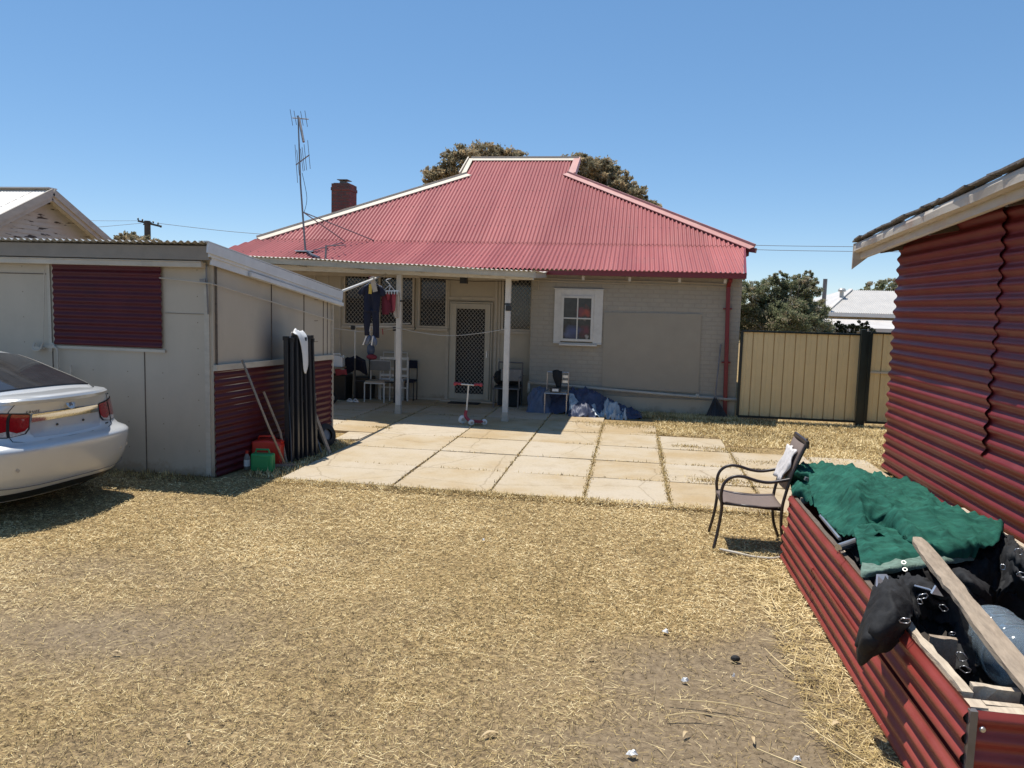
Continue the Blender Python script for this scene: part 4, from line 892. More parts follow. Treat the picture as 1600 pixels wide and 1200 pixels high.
def text_mesh(s, size, m_, parent, pos, ux, uz, ext=.0015, name='lettering'):
    cu = bpy.data.curves.new('txt', 'FONT'); cu.body = s; cu.size = size; cu.extrude = ext; cu.align_x = 'CENTER'; cu.space_character = 1.25
    o = bpy.data.objects.new('txt', cu); scene.collection.objects.link(o)
    me = bpy.data.meshes.new_from_object(o.evaluated_get(bpy.context.evaluated_depsgraph_get())); bpy.data.objects.remove(o)
    ux = Vector(ux).normalized(); uz = Vector(uz).normalized(); un = ux.cross(uz)
    me.transform(Matrix.Translation(Vector(pos) - ORG[parent.name]) @ Matrix((ux, uz, un)).transposed().to_4x4())
    me.materials.clear(); me.materials.append(m_); q = bpy.data.objects.new(name, me); scene.collection.objects.link(q); q.parent = parent; return q
p0, p1 = bp_(.985, tz(-.50), .004), bp_(.985, tz(-.30), .004)
text_mesh('CRUZE', .034, M['alu_dark'], CAR, p0.lerp(p1, .5) + Vector((0, 0, -.01)) - cf * .004, p1 - p0, (0, 0, 1), .003)
p0, p1 = bp_(.765, tz(.42), .003), bp_(.765, tz(.54), .003)
text_mesh('CDX', .022, M['black'], CAR, p0.lerp(p1, .5), p1 - p0, (0, 0, 1), .002)
mb = MB(); mb.lathe(bp_(1.045, tz(.68), .004), [(.0, .003), (.008, .003), (.009, 0)], 10, axis=-cf); obj('boot_lock', mb, M['black'], CAR)
for b in (.98, 3.67):
    for sg in (-1, 1):
        c = cw(b, sg * .80, .335)
        mb = MB(); mb.lathe(c - cr_ * sg * .1, [(.20, 0), (.30, .0), (.325, .03), (.325, .17), (.30, .20), (.21, .20)], 28, axis=cr_ * sg); w = obj('wheel', mb, M['rubber'], CAR, smooth=True)
        mb = MB(); mb.lathe(c - cr_ * sg * .02, [(.0, .11), (.05, .11), (.06, .09), (.19, .09), (.21, .12), (.215, .12)], 24, axis=cr_ * sg); obj('rim', mb, M['silver'], w, smooth=True)
        mb = MB(); mb.lathe(cw(b, sg * .884, .36), [(.37, .006), (.345, .009), (.0, .004)], 30, axis=cr_ * sg); obj('wheel_arch', mb, M['black'], CAR)
for sg in (-1, 1):
    rpatch('headlamp', lampclr, [(sg * 2.45, .66, .78), (sg * 2.7, .62, .74), (sg * 2.82, .60, .70)], off=.008)
    for bb_ in (1.95, 3.0):
        mb = MB(); mb.tube([cw(bb_, sg * .893, .32), cw(bb_, sg * .90, .6), cw(bb_, sg * .868, .93)], .004, 4); obj('door_seam', mb, M['black'], CAR)
    for bb_ in (1.35, 2.3):
        mb = MB(); mb.bar(cw(bb_, sg * .90, .86), cw(bb_ + .18, sg * .90, .855), .03, .025); obj('door_handle', mb, paint, CAR, bevel=.006)
    mb = MB(); mb.ell(cw(2.85, sg * .96, 1.02), (.10, .07, .07), 12, 8); obj('wing_mirror', mb, paint, CAR, smooth=True)

# ================================================================== THE PLANTER AND WHAT LIES ON IT
PX0, PX1, PY0, PY1, PZ = 1.37, 2.72, 3.13, 6.66, .585
PB = thing('raised_planter', 'raised garden bed boxed in with red corrugated iron on a timber frame', 'planter', (2.05, 4.9, 0))
mb = MB(); rows_ = []
def pside(y0, y1, off, z0, z1, seed, nv=30):
    m_ = MB(); corr(m_, (PX0 - off, y0, z0), (0, 0, 1), (0, 1, 0), z1 - z0, 0, y1 - y0, (-1, 0, 0), .085, .013, nv=nv, wob=.006, seed=seed); return m_
for (y0, y1, off, z0, z1, sd2) in ((3.13, 5.1, .004, .0, .585, 1), (4.95, 6.66, .0, .0, .585, 2), (4.2, 5.75, .022, .0, .29, 3), (3.10, 4.35, .030, .0, .33, 5), (5.6, 6.70, .028, .0, .30, 6)):
    obj('side_panel', pside(y0, y1, off, z0, z1, sd2), M['corr_red'], PB, smooth=True)
mb = MB(); corr(mb, (PX0, PY0 - .005, .0), (0, 0, 1), (1, 0, 0), .565, 0, 1.36, (0, -1, 0), .085, .012, nv=8, wob=.003, seed=7); ep = obj('end_panel', mb, M['corr_red'], PB, smooth=True)
mb = MB(); mb.lathe((1.42, PY0 - .018, .50), [(0, .008), (.010, .006), (.013, 0)], 12, axis=(0, -1, 0)); obj('screw', mb, M['silver'], ep)
mb = MB(); corr(mb, (PX0, PY1 + .005, .0), (0, 0, 1), (1, 0, 0), .565, 0, 1.36, (0, 1, 0), .085, .012, nv=8, seed=8); corr(mb, (PX1, PY0, .0), (0, 0, 1), (0, 1, 0), .565, 0, PY1 - PY0, (1, 0, 0), .085, .012, nv=8, seed=9); obj('rear_panel', mb, M['corr_red'], PB, smooth=True)
def plank(mb, a, b, w, h, seed=1, n=10, rough=.006):
    """a board with slightly ragged edges"""
    a, b = Vector(a), Vector(b); d = (b - a).normalized(); x = d.cross(Vector((0, 0, 1))).normalized(); z = x.cross(d); r_ = random.Random(seed); R_ = []
    for i in range(n + 1):
        c = a.lerp(b, i / n); j = lambda: r_.uniform(-rough, rough); R_.append([c + x * (w / 2 + j()) - z * h / 2, c + x * (w / 2 + j()) + z * (h / 2 + j() * .4), c - x * (w / 2 + j()) + z * (h / 2 + j() * .4), c - x * (w / 2 + j()) - z * h / 2])
    vs = [p for r_ in R_ for p in r_]; fs = [(i * 4 + k_, i * 4 + (k_ + 1) % 4, (i + 1) * 4 + (k_ + 1) % 4, (i + 1) * 4 + k_) for i in range(n) for k_ in range(4)]
    mb.add(vs, fs + [(3, 2, 1, 0), (n * 4, n * 4 + 1, n * 4 + 2, n * 4 + 3)]); return mb
mb = MB(); plank(mb, (PX0 + .045, PY0 + .12, .56), (PX0 + .045, 4.15, .56), .042, .045, 3, 10, .007); obj('top_rail', mb, M['pale_wood'], PB); mb = MB(); plank(mb, (PX0 + .045, 4.16, .53), (PX0 + .045, PY1 - .02, .53), .045, .045, 3, 24, .006); obj('top_rail', mb, M['dark_wood'], PB)  # far rail goes dark, standing in for shadow and black bits along it
mb = MB(); plank(mb, (PX0 + .03, PY0 + .035, .548), (PX1 - .03, PY0 + .035, .548), .05, .03, 4, 12); plank(mb, (PX0 + .1, PY0 + .10, .53), (PX1 - .03, PY0 + .10, .53), .03, .05, 14, 12); obj('top_rail', mb, M['pale_wood'], PB)
mb = MB(); plank(mb, (PX1 - .045, PY0 + .1, .555), (PX1 - .045, PY1 - .1, .555), .045, .045, 5, 12); plank(mb, (PX0 + .08, PY1 - .04, .545), (PX1 - .08, PY1 - .04, .545), .045, .045, 6, 12); obj('rear_rail', mb, M['pale_wood'], PB)
for i, (x, y) in enumerate(((PX0 + .045, PY0 + .05), (PX0 + .06, 4.0), (PX0 + .06, 5.3), (PX1 - .05, PY0 + .06), (PX1 - .05, 5))):
    mb = MB(); mb.bb(x - .035, x + .035, y - .035, y + .035, 0, .53 if i else .572); obj('corner_post', mb, M['pale_wood'], PB)
mb = MB(); mb.box((PX0 + .015, PY0 - .006, .29), (.028, .028, .56)); obj('corner_flashing', mb, M['alu_dark'], PB)
mb = MB(); plank(mb, (1.50, 3.90, .47), (1.62, 3.88, .47), .035, .16, 7, 4); obj('block', mb, M['grey_wood'], PB)
mb = MB(); plank(mb, (1.46, 3.33, .555), (1.64, 3.32, .55), .035, .06, 8, 4); obj('block', mb, M['pale_wood'], PB)
rows_ = [[Vector((PX0 + .03 + (PX1 - PX0 - .06) * i / 20, PY0 + .03 + (PY1 - PY0 - .06) * j / 50, .24 + .04 * math.sin(i * 1.3 + j * .7) + .03 * math.sin(j * 1.9 - i))) for j in range(51)] for i in range(21)]
mb = MB(); mb.grid(rows_); obj('soil', mb, M['soil'], PB, smooth=True)

# green shade cloth: control net with real heights, smoothly interpolated, then creased
def at(u, v, z):
    d = CM @ _ray(u, v); t_ = (z - EYE) / d[2]; return Vector((d[0] * t_, d[1] * t_, z))
def net(ctrl, n=7, crease=.008, seed=1, fr=(14, 23, 37)):
    R_ = [spline(r_, n) for r_ in ctrl]; C_ = [spline([R_[i][j] for i in range(len(R_))], n) for j in range(len(R_[0]))]
    ph = [random.Random(seed * 10 + i).uniform(0, 6) for i in range(8)]; out = []
    for i in range(len(C_[0])):
        row = []
        for j in range(len(C_)):
            p = C_[j][i]; rd = lambda q: (1 - abs(math.sin(q))) ** 2.2
            w = rd(p.x * fr[0] * .5 + p.y * 3 + ph[0] + 1.2 * math.sin(p.y * 4 + ph[1])) * 1.1 + rd(p.y * fr[0] * .5 - p.x * 4 + ph[2] + 1.1 * math.sin(p.x * 6)) * .9 + rd(p.x * fr[1] * .45 - p.y * fr[1] * .35 + ph[5] + math.sin(p.y * 9)) * .5 + .22 * math.sin(p.x * fr[1] + p.y * fr[2] + ph[3]) + .18 * math.sin(p.y * 41 - p.x * 29 + ph[4])
            row.append(p + Vector((0, 0, (w - .8) * crease)))
        out.append(row)
    return out
GC = thing('shade_cloth', 'crumpled green shade cloth thrown over the far half of the red planter', 'shade cloth', (2.0, 5.6, .6))
ctrl = [[at(1262, 727, .72), at(1300, 724, .76), at(1345, 732, .76), at(1385, 745, .74), at(1442, 758, .70), at(1452, 792, .66)],
        [at(1264, 745, .74), at(1300, 742, .80), at(1342, 742, .84), at(1385, 765, .80), at(1450, 782, .73), at(1520, 805, .66)],
        [at(1268, 772, .68), at(1304, 775, .72), at(1340, 765, .84), at(1378, 800, .74), at(1440, 800, .76), at(1562, 812, .70)],
        [at(1282, 802, .62), at(1312, 812, .66), at(1342, 800, .74), at(1375, 815, .68), at(1415, 792, .80), at(1568, 822, .70)],
        [at(1300, 822, .60), at(1322, 832, .62), at(1350, 822, .68), at(1388, 828, .66), at(1430, 830, .74), at(1560, 842, .68)],
        [at(1318, 833, .62), at(1336, 834, .64), at(1356, 826, .70), at(1396, 832, .70), at(1452, 852, .70), at(1535, 852, .66)],
        [at(1334, 834, .64), at(1344, 834, .68), at(1372, 836, .70), at(1412, 842, .68), at(1462, 868, .64), at(1524, 868, .60)]]
mb = MB(); mb.grid(net(ctrl, 16, .030, 3, (30, 58, 39))); cl = obj('cloth', mb, M['green_cloth'], GC, smooth=True); sm = cl.modifiers.new('thick', 'SOLIDIFY'); sm.thickness = .004
ctrl = [[at(1334, 829, .68), at(1352, 819, .70), at(1386, 824, .70), at(1418, 832, .69)], [at(1338, 842, .67), at(1360, 838, .69), at(1394, 842, .69), at(1428, 850, .68)],
        [at(1342, 862, .64), at(1364, 862, .66), at(1400, 862, .67), at(1440, 864, .66)], [at(1347, 884, .60), at(1370, 886, .61), at(1402, 878, .63), at(1446, 874, .63)]]
mb = MB(); mb.grid(net(ctrl, 14, .012, 5, (38, 70, 45))); fl = obj('folded_flap', mb, M['green_cloth'], GC, smooth=True); fl.modifiers.new('thick', 'SOLIDIFY').thickness = .006
ctrl = [[at(1347, 880, .615), at(1372, 882, .62), at(1404, 872, .64), at(1448, 869, .64), at(1486, 866, .62), at(1528, 862, .60)], [at(1345, 891, .60), at(1374, 892, .61), at(1406, 884, .63), at(1450, 880, .63), at(1490, 873, .61), at(1524, 868, .59)], [at(1344, 902, .57), at(1376, 898, .58), at(1408, 893, .60), at(1452, 886, .61), at(1488, 880, .59), at(1520, 876, .57)]]
mb = MB(); mb.grid(net(ctrl, 8, .006, 7, (40, 55, 61))); hm = obj('hem', mb, M['green_hem'], GC, smooth=True); hm.modifiers.new('thick', 'SOLIDIFY').thickness = .006
for (u, v, z) in ((1412, 879, .655), (1414, 890, .63)):
    mb = MB(); mb.lathe(at(u, v, z), [(.008, .0), (.009, .003), (.0135, .003), (.014, 0)], 16, axis=(-.25, -.55, .8)); obj('eyelet', mb, M['galv'], GC)
# rolled far end of the cloth
ctrl = [[at(1230, 733, .64), at(1246, 727, .72), at(1268, 724, .75), at(1285, 728, .70)], [at(1228, 744, .66), at(1244, 738, .73), at(1262, 738, .74), at(1284, 742, .72)], [at(1236, 756, .60), at(1248, 750, .64), at(1262, 752, .66), at(1280, 760, .66)],
        [at(1238, 766, .60), at(1250, 762, .64), at(1268, 764, .64), at(1282, 776, .62)], [at(1244, 782, .52), at(1256, 780, .55), at(1270, 788, .56), at(1286, 800, .55)]]
mb = MB(); mb.grid(net(ctrl, 12, .022, 9, (60, 90, 53))); ro = obj('rolled_end', mb, M['green_cloth'], GC, smooth=True); ro.modifiers.new('thick', 'SOLIDIFY').thickness = .01
top('buckle', MB().box((at(1262, 749, .70)), (.055, .03, .03), Matrix.Rotation(.3, 3, 'Y')), M['silver'], 'small silver square clip on the rolled far end of the green cloth', 'clip', bevel=.003)

def lump(name, label, cat, ctrl, m_, group=None, thick=.03, n=7, crease=.01, seed=1, hooks=(), loc=None):
    rows_ = net(ctrl, max(n, 11), crease * 1.3, seed, (62, 95, 57)); c = sum((p for r_ in rows_ for p in r_), Vector()) / (len(rows_) * len(rows_[0]))
    t_ = thing(name, label, cat, tuple(c), group); mb = MB(); mb.grid(rows_); o = obj('fabric', mb, m_, t_, smooth=True)
    s_ = o.modifiers.new('thick', 'SOLIDIFY'); s_.thickness = .007; s_.offset = -1
    low = net([[p - Vector((random.Random(i * 7 + j).uniform(-.02, .03), random.Random(i + j * 5).uniform(-.03, .02), .035 + .03 * ((i + j) % 2))) for j, p in enumerate(q)] for i, q in enumerate(ctrl)], n, crease * 1.5, seed + 30, (55, 80, 51))
    mb = MB(); mb.grid(low); o = obj('fabric_fold', mb, m_, t_, smooth=True); o.modifiers.new('thick', 'SOLIDIFY').thickness = .007
    mb = MB(); mb.tube([p + Vector((0, 0, .004)) for p in rows_[-1]], .006, 6); mb2 = MB(); mb2.tube([q_[0] + Vector((0, 0, .004)) for q_ in rows_], .006, 6); obj('hem', mb, m_, t_, smooth=True); obj('hem', mb2, m_, t_, smooth=True)
    for (u, v, z, sz, rot) in hooks:
        q = at(u, v, z); mb = MB(); pts = [Vector((-.5, 0, 0)), Vector((-.3, 0, .35)), Vector((.35, 0, .35)), Vector((.5, 0, 0)), Vector((.3, 0, -.35)), Vector((-.35, 0, -.3)), Vector((-.5, 0, 0))]
        m3 = Matrix.Rotation(rot, 3, 'Y') @ Matrix.Rotation(.5, 3, 'X'); mb.tube([q + m3 @ (p * sz) for p in pts], .0028, 6); obj('hook', mb, M['silver'], t_, smooth=True)
    return t_
NG = 'black nylon covers with metal hooks on the planter'
lump('black_cover', 'folded black nylon cover with hooks draped over the planter edge', 'cover',
     [[at(1370, 908, .66), at(1384, 900, .70), at(1402, 906, .70), at(1420, 920, .66)], [at(1362, 930, .66), at(1380, 920, .73), at(1402, 926, .74), at(1424, 942, .68)], [at(1352, 960, .60), at(1374, 950, .68), at(1400, 955, .69), at(1424, 962, .64)],
      [at(1342, 990, .50), at(1362, 990, .58), at(1392, 982, .62), at(1422, 970, .63)], [at(1337, 1006, .45), at(1352, 1016, .44), at(1384, 1008, .50), at(1414, 975, .60)]], M['nylon'], NG, .035, 7, .012, 2,
     ((1354, 1009, .50, .04, .4), (1384, 986, .60, .035, -.5), (1414, 970, .66, .05, 0)))
lump('black_cover', 'black nylon cover folded open behind the timber block under the plank', 'cover',
     [[at(1404, 900, .60), at(1430, 902, .68), at(1462, 912, .66), at(1500, 930, .60), at(1530, 925, .55)], [at(1412, 918, .64), at(1436, 916, .70), at(1468, 926, .66), at(1496, 940, .58), at(1540, 940, .52)], [at(1424, 945, .62), at(1442, 936, .60), at(1462, 942, .56), at(1496, 958, .54), at(1540, 965, .46)],
      [at(1432, 962, .58), at(1450, 965, .50), at(1470, 970, .50), at(1500, 985, .46), at(1536, 1010, .38)]], M['nylon'], NG, .04, 7, .014, 4,
     ((1442, 932, .69, .05, -.3), (1474, 950, .60, .045, .8), (1437, 940, .68, .03, 1.1)))
lump('black_cover', 'black nylon cover rolled in the middle of the planter behind the bottle', 'cover',
     [[at(1486, 892, .55), at(1500, 888, .60), at(1524, 902, .58), at(1546, 915, .52)], [at(1490, 905, .58), at(1506, 900, .66), at(1524, 912, .64), at(1544, 926, .54)], [at(1496, 920, .52), at(1512, 920, .60), at(1530, 926, .58), at(1548, 932, .50)], [at(1500, 940, .42), at(1516, 940, .46), at(1532, 944, .46), at(1550, 946, .4)]], M['nylon'], NG, .03, 6, .006, 6)
lump('black_cover', 'black nylon covers bunched beside the shed wall at the right edge', 'cover',
     [[at(1572, 850, .60), at(1585, 846, .66), at(1600, 862, .66), at(1640, 880, .62)], [at(1564, 868, .58), at(1578, 862, .66), at(1600, 880, .68), at(1640, 900, .6)], [at(1566, 900, .50), at(1580, 885, .58), at(1600, 894, .62), at(1640, 925, .58)], [at(1558, 930, .42), at(1574, 915, .5), at(1604, 915, .5), at(1650, 950, .42)]], M['nylon'], NG, .04, 7, .02, 8,
     ((1592, 862, .70, .05, .7), (1596, 898, .66, .05, .2), (1567, 886, .62, .035, 1.5)))
lump('black_cover', 'black nylon strap and cover lying down between the timber blocks and the bottle', 'cover',
     [[at(1486, 960, .48), at(1500, 962, .50), at(1520, 985, .44)], [at(1484, 1000, .44), at(1500, 1000, .47), at(1520, 1015, .40)], [at(1490, 1040, .40), at(1508, 1040, .42), at(1524, 1048, .36)]], M['nylon'], NG, .03, 6, .02, 10, ((1502, 1026, .49, .055, .9), (1508, 1046, .46, .05, .5), (1488, 990, .5, .03, 0)))
lump('ground_sheet', 'black fabric heap filling the planter under the front of the green cloth', 'fabric',
     [[at(1296, 812, .50), at(1360, 806, .50), at(1430, 812, .52), at(1500, 830, .54), at(1568, 836, .60), at(1588, 850, .58)], [at(1345, 880, .50), at(1370, 878, .54), at(1450, 872, .56), at(1520, 860, .56), at(1566, 852, .60), at(1582, 868, .54)], [at(1352, 905, .50), at(1390, 900, .54), at(1450, 892, .54), at(1520, 880, .54), at(1552, 876, .54), at(1566, 890, .48)],
      [at(1372, 915, .46), at(1400, 915, .48), at(1450, 925, .44), at(1510, 915, .44), at(1544, 910, .42), at(1560, 925, .38)]], M['nylon'], None, .03, 7, .022, 12)
for (a, b, m_, lab) in ((at(1398, 929, .72), at(1446, 930, .72), 'silver', ''),): pass
mb = MB(); mb.poly([at(1372, 900, .73), at(1388, 900, .73), at(1388, 914, .70), at(1371, 918, .70)], (0, .03, .0)); top('metal_clip', mb, M['silver'], 'bright square metal clip standing at the end of the folded black cover', 'clip')
mb = MB(); mb.tube([at(1429, 915, .725), at(1452, 921, .725), at(1458, 925, .72)], .006, 6); mb.poly([at(1456, 928, .72), at(1463, 916, .74), at(1474, 932, .70)], (0, .02, .0)); top('metal_clip', mb, M['silver'], 'thin metal rod ending in a triangle lying on the middle black cover', 'clip')
mb = MB(); a_, b_ = at(1310, 856, .60), at(1362, 838, .63); mb.tube([a_, b_], .026, 14); o = top('aluminium_tube', mb, M['silver'], 'short silver tube sticking out from under the green cloth', 'tube', smooth=False)
mb = MB(); mb.tube([at(1282, 806, .60), at(1312, 842, .60)], .012, 8); top('aluminium_tube', mb, M['silver'], 'thin metal rod along the planter edge under the green cloth', 'tube')
# plank across
mb = MB(); R_ = []
pa, pb = at(1432, 842, .80), at(1640, 1108, .615); d_ = (pb - pa).normalized(); x_ = Vector((d_.y, -d_.x, 0)).normalized(); z_ = x_.cross(d_); r_ = random.Random(12)
for i in range(25):
    t_ = i / 24; c = pa.lerp(pb, t_); w = .034 + .014 * min(1, t_ * 3) + .006 * math.sin(t_ * 11) + (.008 if .34 < t_ < .4 else 0); w *= .7 if i == 0 else 1
    j = lambda: r_.uniform(-.003, .003); R_.append([c - x_ * (w + j()) - z_ * .014, c - x_ * (w + j()) + z_ * (.012 + j()), c + z_ * (.016 + j()), c + x_ * (w + j()) + z_ * (.012 + j()), c + x_ * (w + j()) - z_ * .014])
mb.add([p for q in R_ for p in q], [(i * 5 + k_, (i + 1) * 5 + k_, (i + 1) * 5 + (k_ + 1) % 5, i * 5 + (k_ + 1) % 5) for i in range(24) for k_ in range(5)] + [(0, 1, 2, 3, 4), (124, 123, 122, 121, 120)])
top('timber_plank', mb, M['grey_wood'], 'split weathered grey plank lying across the planter and the water bottle', 'plank')
# large water bottle
wb_m = mat('blue_clear_plastic', (.52, .63, .72), .07, .05, 6, spec=.8, trans=.8, rvar=.03); wb_m.node_tree.nodes['Principled BSDF'].inputs['IOR'].default_value = 1.4
bc0, bc1 = at(1548, 975, .50), at(1640, 1060, .47); ax = (bc1 - bc0); ax.z = 0; ax.normalize()
WB = thing('water_bottle', 'large blue clear plastic water bottle lying in the planter under the plank', 'water bottle', tuple(at(1570, 1000, .40)))
pr_ = [(0, -.015), (.05, -.012), (.075, .0), (.10, -.012), (.125, .0), (.137, .03), (.137, .07), (.129, .085), (.129, .10), (.137, .115), (.137, .19), (.129, .205), (.129, .22), (.137, .235), (.137, .31), (.12, .36), (.07, .41), (.032, .43), (.028, .46), (.028, .49)]
pr_ = [(a_ * 1.18, b_ * 1.15) for a_, b_ in pr_]; c0 = at(1540, 986, .41)
mb = MB(); mb.lathe(c0, pr_, 36, axis=ax); bo = obj('bottle', mb, wb_m, WB, smooth=True); s_ = bo.modifiers.new('thick', 'SOLIDIFY'); s_.thickness = .0035
mb = MB()
for h_ in (.05, .153, .27): mb.lathe(c0, [(.163, h_ * 1.15 - .012), (.167, h_ * 1.15 - .006), (.167, h_ * 1.15 + .006), (.163, h_ * 1.15 + .012)], 36, axis=ax)
obj('moulded_band', mb, wb_m, WB, smooth=True)

# ================================================================== PATIO CHAIR
CH = thing('patio_chair', 'brown metal patio armchair standing empty on the grass by the planter', 'chair', (1.12, 7.08, 0))
def ctube(name, pts, r_=.012, m_=M['bronze'], par=CH, n=6):
    mb = MB(); mb.tube(spline(pts, n), r_, 8); return obj(name, mb, m_, par, smooth=True)
for (y, dx) in ((6.86, 0), (7.34, .01)):
    sy = -.03 if y < 7 else .03
    ctube('front_leg', [(.79 + dx, y + sy, .0), (.825 + dx, y, .18), (.845 + dx, y, .36), (.835 + dx, y, .50), (.86 + dx, y, .60), (.93 + dx, y, .655), (1.02 + dx, y, .66), (1.14 + dx, y, .63), (1.25 + dx, y, .625), (1.42 + dx, y, .665)], .014)
    ctube('back_leg', [(1.43 + dx, y + sy, .0), (1.37 + dx, y, .16), (1.355 + dx, y, .38), (1.39 + dx, y, .58), (1.45 + dx, y, .78), (1.53 + dx, y, .99)], .014)
ctube('seat_rail', [(.85, 6.86, .40), (.85, 7.34, .40)]); ctube('seat_rail', [(1.36, 6.86, .385), (1.36, 7.34, .385)]); ctube('seat_rail', [(.85, 6.87, .41), (1.36, 6.87, .385)], .013); ctube('seat_rail', [(.85, 7.33, .41), (1.36, 7.33, .385)], .013)
rows_ = [[Vector((.845 + .52 * i / 14, 6.86 + .48 * j / 12, .425 - .022 * math.sin(math.pi * i / 14) - .012 * math.sin(math.pi * j / 12) - .018 * (i / 14) - (.02 if i == 0 else 0))) for j in range(13)] for i in range(15)]
mb = MB(); mb.grid(rows_); o = obj('seat', mb, M['sling'], CH, smooth=True); o.modifiers.new('t', 'SOLIDIFY').thickness = .012
mb = MB(); bk = [(1.385, .56), (1.43, .72), (1.475, .86), (1.515, .97)]
rows_ = [[Vector((x - .012 * math.sin(math.pi * j / 8), 6.88 + .44 * j / 8, z)) for j in range(9)] for x, z in bk]; mb.grid(rows_); o = obj('backrest', mb, M['sling'], CH, smooth=True); o.modifiers.new('t', 'SOLIDIFY').thickness = .008
mb = MB(); mb.bar((1.53, 6.84, .975), (1.53, 7.36, .975), .03, .07); obj('top_rail', mb, M['bronze'], CH, bevel=.01)
ctube('top_knob', [(1.53, 6.86, .99), (1.525, 6.86, 1.03)], .008)
rows_ = [[Vector((1.36 + .115 * i / 10 - .012 - .01 * math.sin(j * 1.9 + i), 6.92 + .34 * j / 12 + .02 * math.sin(i * .9), .62 + .28 * i / 10 + .012 * math.sin(j * 1.1))) for j in range(13)] for i in range(11)]
mb = MB(); mb.grid(rows_); o = top('white_cloth', mb, M['white_cloth'], 'crumpled white cloth laid against the back of the brown patio chair', 'cloth', smooth=True); o.modifiers.new('t', 'SOLIDIFY').thickness = .012
mb = MB(); mb.tube(spline([(.84, 6.80, .012), (.98, 6.72, .015), (1.1, 6.66, .012), (1.25, 6.64, .014), (1.36, 6.72, .012)], 6), .012, 7); top('hose_piece', mb, M['shed_trim'], 'short dirty pale hose lying on the grass under the patio chair', 'hose', smooth=True)

# ================================================================== FENCES AND WHAT STANDS BEHIND
def fence_panel(x0, x1, y, z0, z1, name, label, cat, mid=None):
    t_ = thing(name, label, cat, ((x0 + x1) / 2, y, 0), 'cream steel panels at the back of the yard')
    mb = MB(); rows_ = []; x = x0; P_ = []
    while x < x1 - .001:
        for dx, dy in ((0, .0), (.006, .030), (.016, .030), (.022, 0), (.09, .0), (.093, .004), (.103, .004), (.106, 0), (.19, .0)):
            if x + dx < x1: P_.append((x + dx, y + .01 + dy))
        x += .196
    P_.append((x1, y + .01)); mb.grid([[Vector((px_, py_, z0)), Vector((px_, py_, z1))] for px_, py_ in P_]); obj('sheet', mb, M['fence'], t_)
    mb = MB(); mb.bb(x0 - .01, x1 + .01, y - .02, y + .04, z1 - .005, z1 + .03); obj('top_rail', mb, M['fence_dark'], t_)
    mb = MB(); mb.bb(x0 - .01, x1 + .01, y - .02, y + .04, z0 - .035, z0 + .005); obj('bottom_rail', mb, M['fence_dark'], t_)
    mb = MB(); mb.bb(x0 - .03, x0 + .015, y - .025, y + .045, z0, z1); obj('side_post', mb, M['fence_dark'], t_)
    if mid: mb = MB(); mb.bb(x0, x1, y - .022, y + .01, mid - .018, mid + .018); obj('middle_rail', mb, M['fence_dark' if 0 else 'khaki_trim'], t_)
    return t_
fence_panel(2.095, 4.24, 15.35, .09, 1.72, 'steel_fence', 'cream steel fence panel between the house corner and the dark post', 'fence')
fence_panel(4.45, 8.2, 15.35, .09, 1.76, 'side_gate', 'cream steel gate with a middle rail showing beside the red shed', 'gate', 1.03)
mb = MB(); mb.bb(4.25, 4.34, 15.28, 15.42, 0, 1.83); top('fence_post', mb, M['fence_dark'], 'dark green steel post nearest the house in the pair by the gate', 'post')
mb = MB(); mb.bb(4.345, 4.415, 15.30, 15.40, 0, 1.80); mb.bb(4.40, 4.412, 15.285, 15.30, 0.02, 1.75); top('gate_post', mb, M['fence_dark'], 'dark green steel gate post beside the narrow gap in the fence', 'post')
mb = MB(); mb.bb(-25, -8.65, 15.4, 15.43, 0, 1.7); top('boundary_fence', mb, M['fence'], 'cream steel boundary fence behind the grey shed', 'fence')

# neighbour on the left
NL = thing('neighbour_house', 'cream weatherboard house with peeling gable and white iron roof beyond the grey shed', 'house', (-18, 17.6, 0))
pl = math.tan(R(26.6)); gx = -14.5
wbm = M['board_peel']; nt = wbm.node_tree; p = nt.nodes['Principled BSDF']; ge = nd(nt, 'ShaderNodeNewGeometry')
mp = nd(nt, 'ShaderNodeMapping'); mp.inputs['Scale'].default_value = (1, 1.2, 9); nt.links.new(ge.outputs['Position'], mp.inputs[0])
nn_ = nd(nt, 'ShaderNodeTexNoise'); nn_.inputs['Scale'].default_value = 1.5; nn_.inputs['Detail'].default_value = 5; nt.links.new(mp.outputs[0], nn_.inputs['Vector'])
mr = nd(nt, 'ShaderNodeMapRange'); mr.inputs[1].default_value = .60; mr.inputs[2].default_value = .64; nt.links.new(nn_.outputs[0], mr.inputs[0])
src = p.inputs['Base Color'].links[0].from_socket; mx = nd(nt, 'ShaderNodeMix', data_type='RGBA'); nt.links.new(mr.outputs[0], mx.inputs[0]); nt.links.new(src, mx.inputs[6]); mx.inputs[7].default_value = (.07, .055, .045, 1); nt.links.new(mx.outputs[2], p.inputs['Base Color'])
mb = MB(); z = .2; gb = -14.95
while z < 4.62:
    hw = min(2.75, max(0, (4.66 - z - .11) / pl)); hw2 = min(2.75, max(0, (4.66 - z) / pl))
    mb.add([(gb + .022, 17.59 - hw2, z), (gb + .022, 17.59 + hw2, z), (gb, 17.59 + hw, z + .12), (gb, 17.59 - hw, z + .12)], [(0, 1, 2, 3)]); z += .115
mb.bb(-26, gb - .01, 14.85, 14.9, 0, 3.1); mb.bb(-26, gb - .01, 20.3, 20.35, 0, 3.1); obj('weatherboard_wall', mb, wbm, NL)
mb = MB(); n_ = Vector((0, -math.sin(R(26.6)), math.cos(R(26.6))))
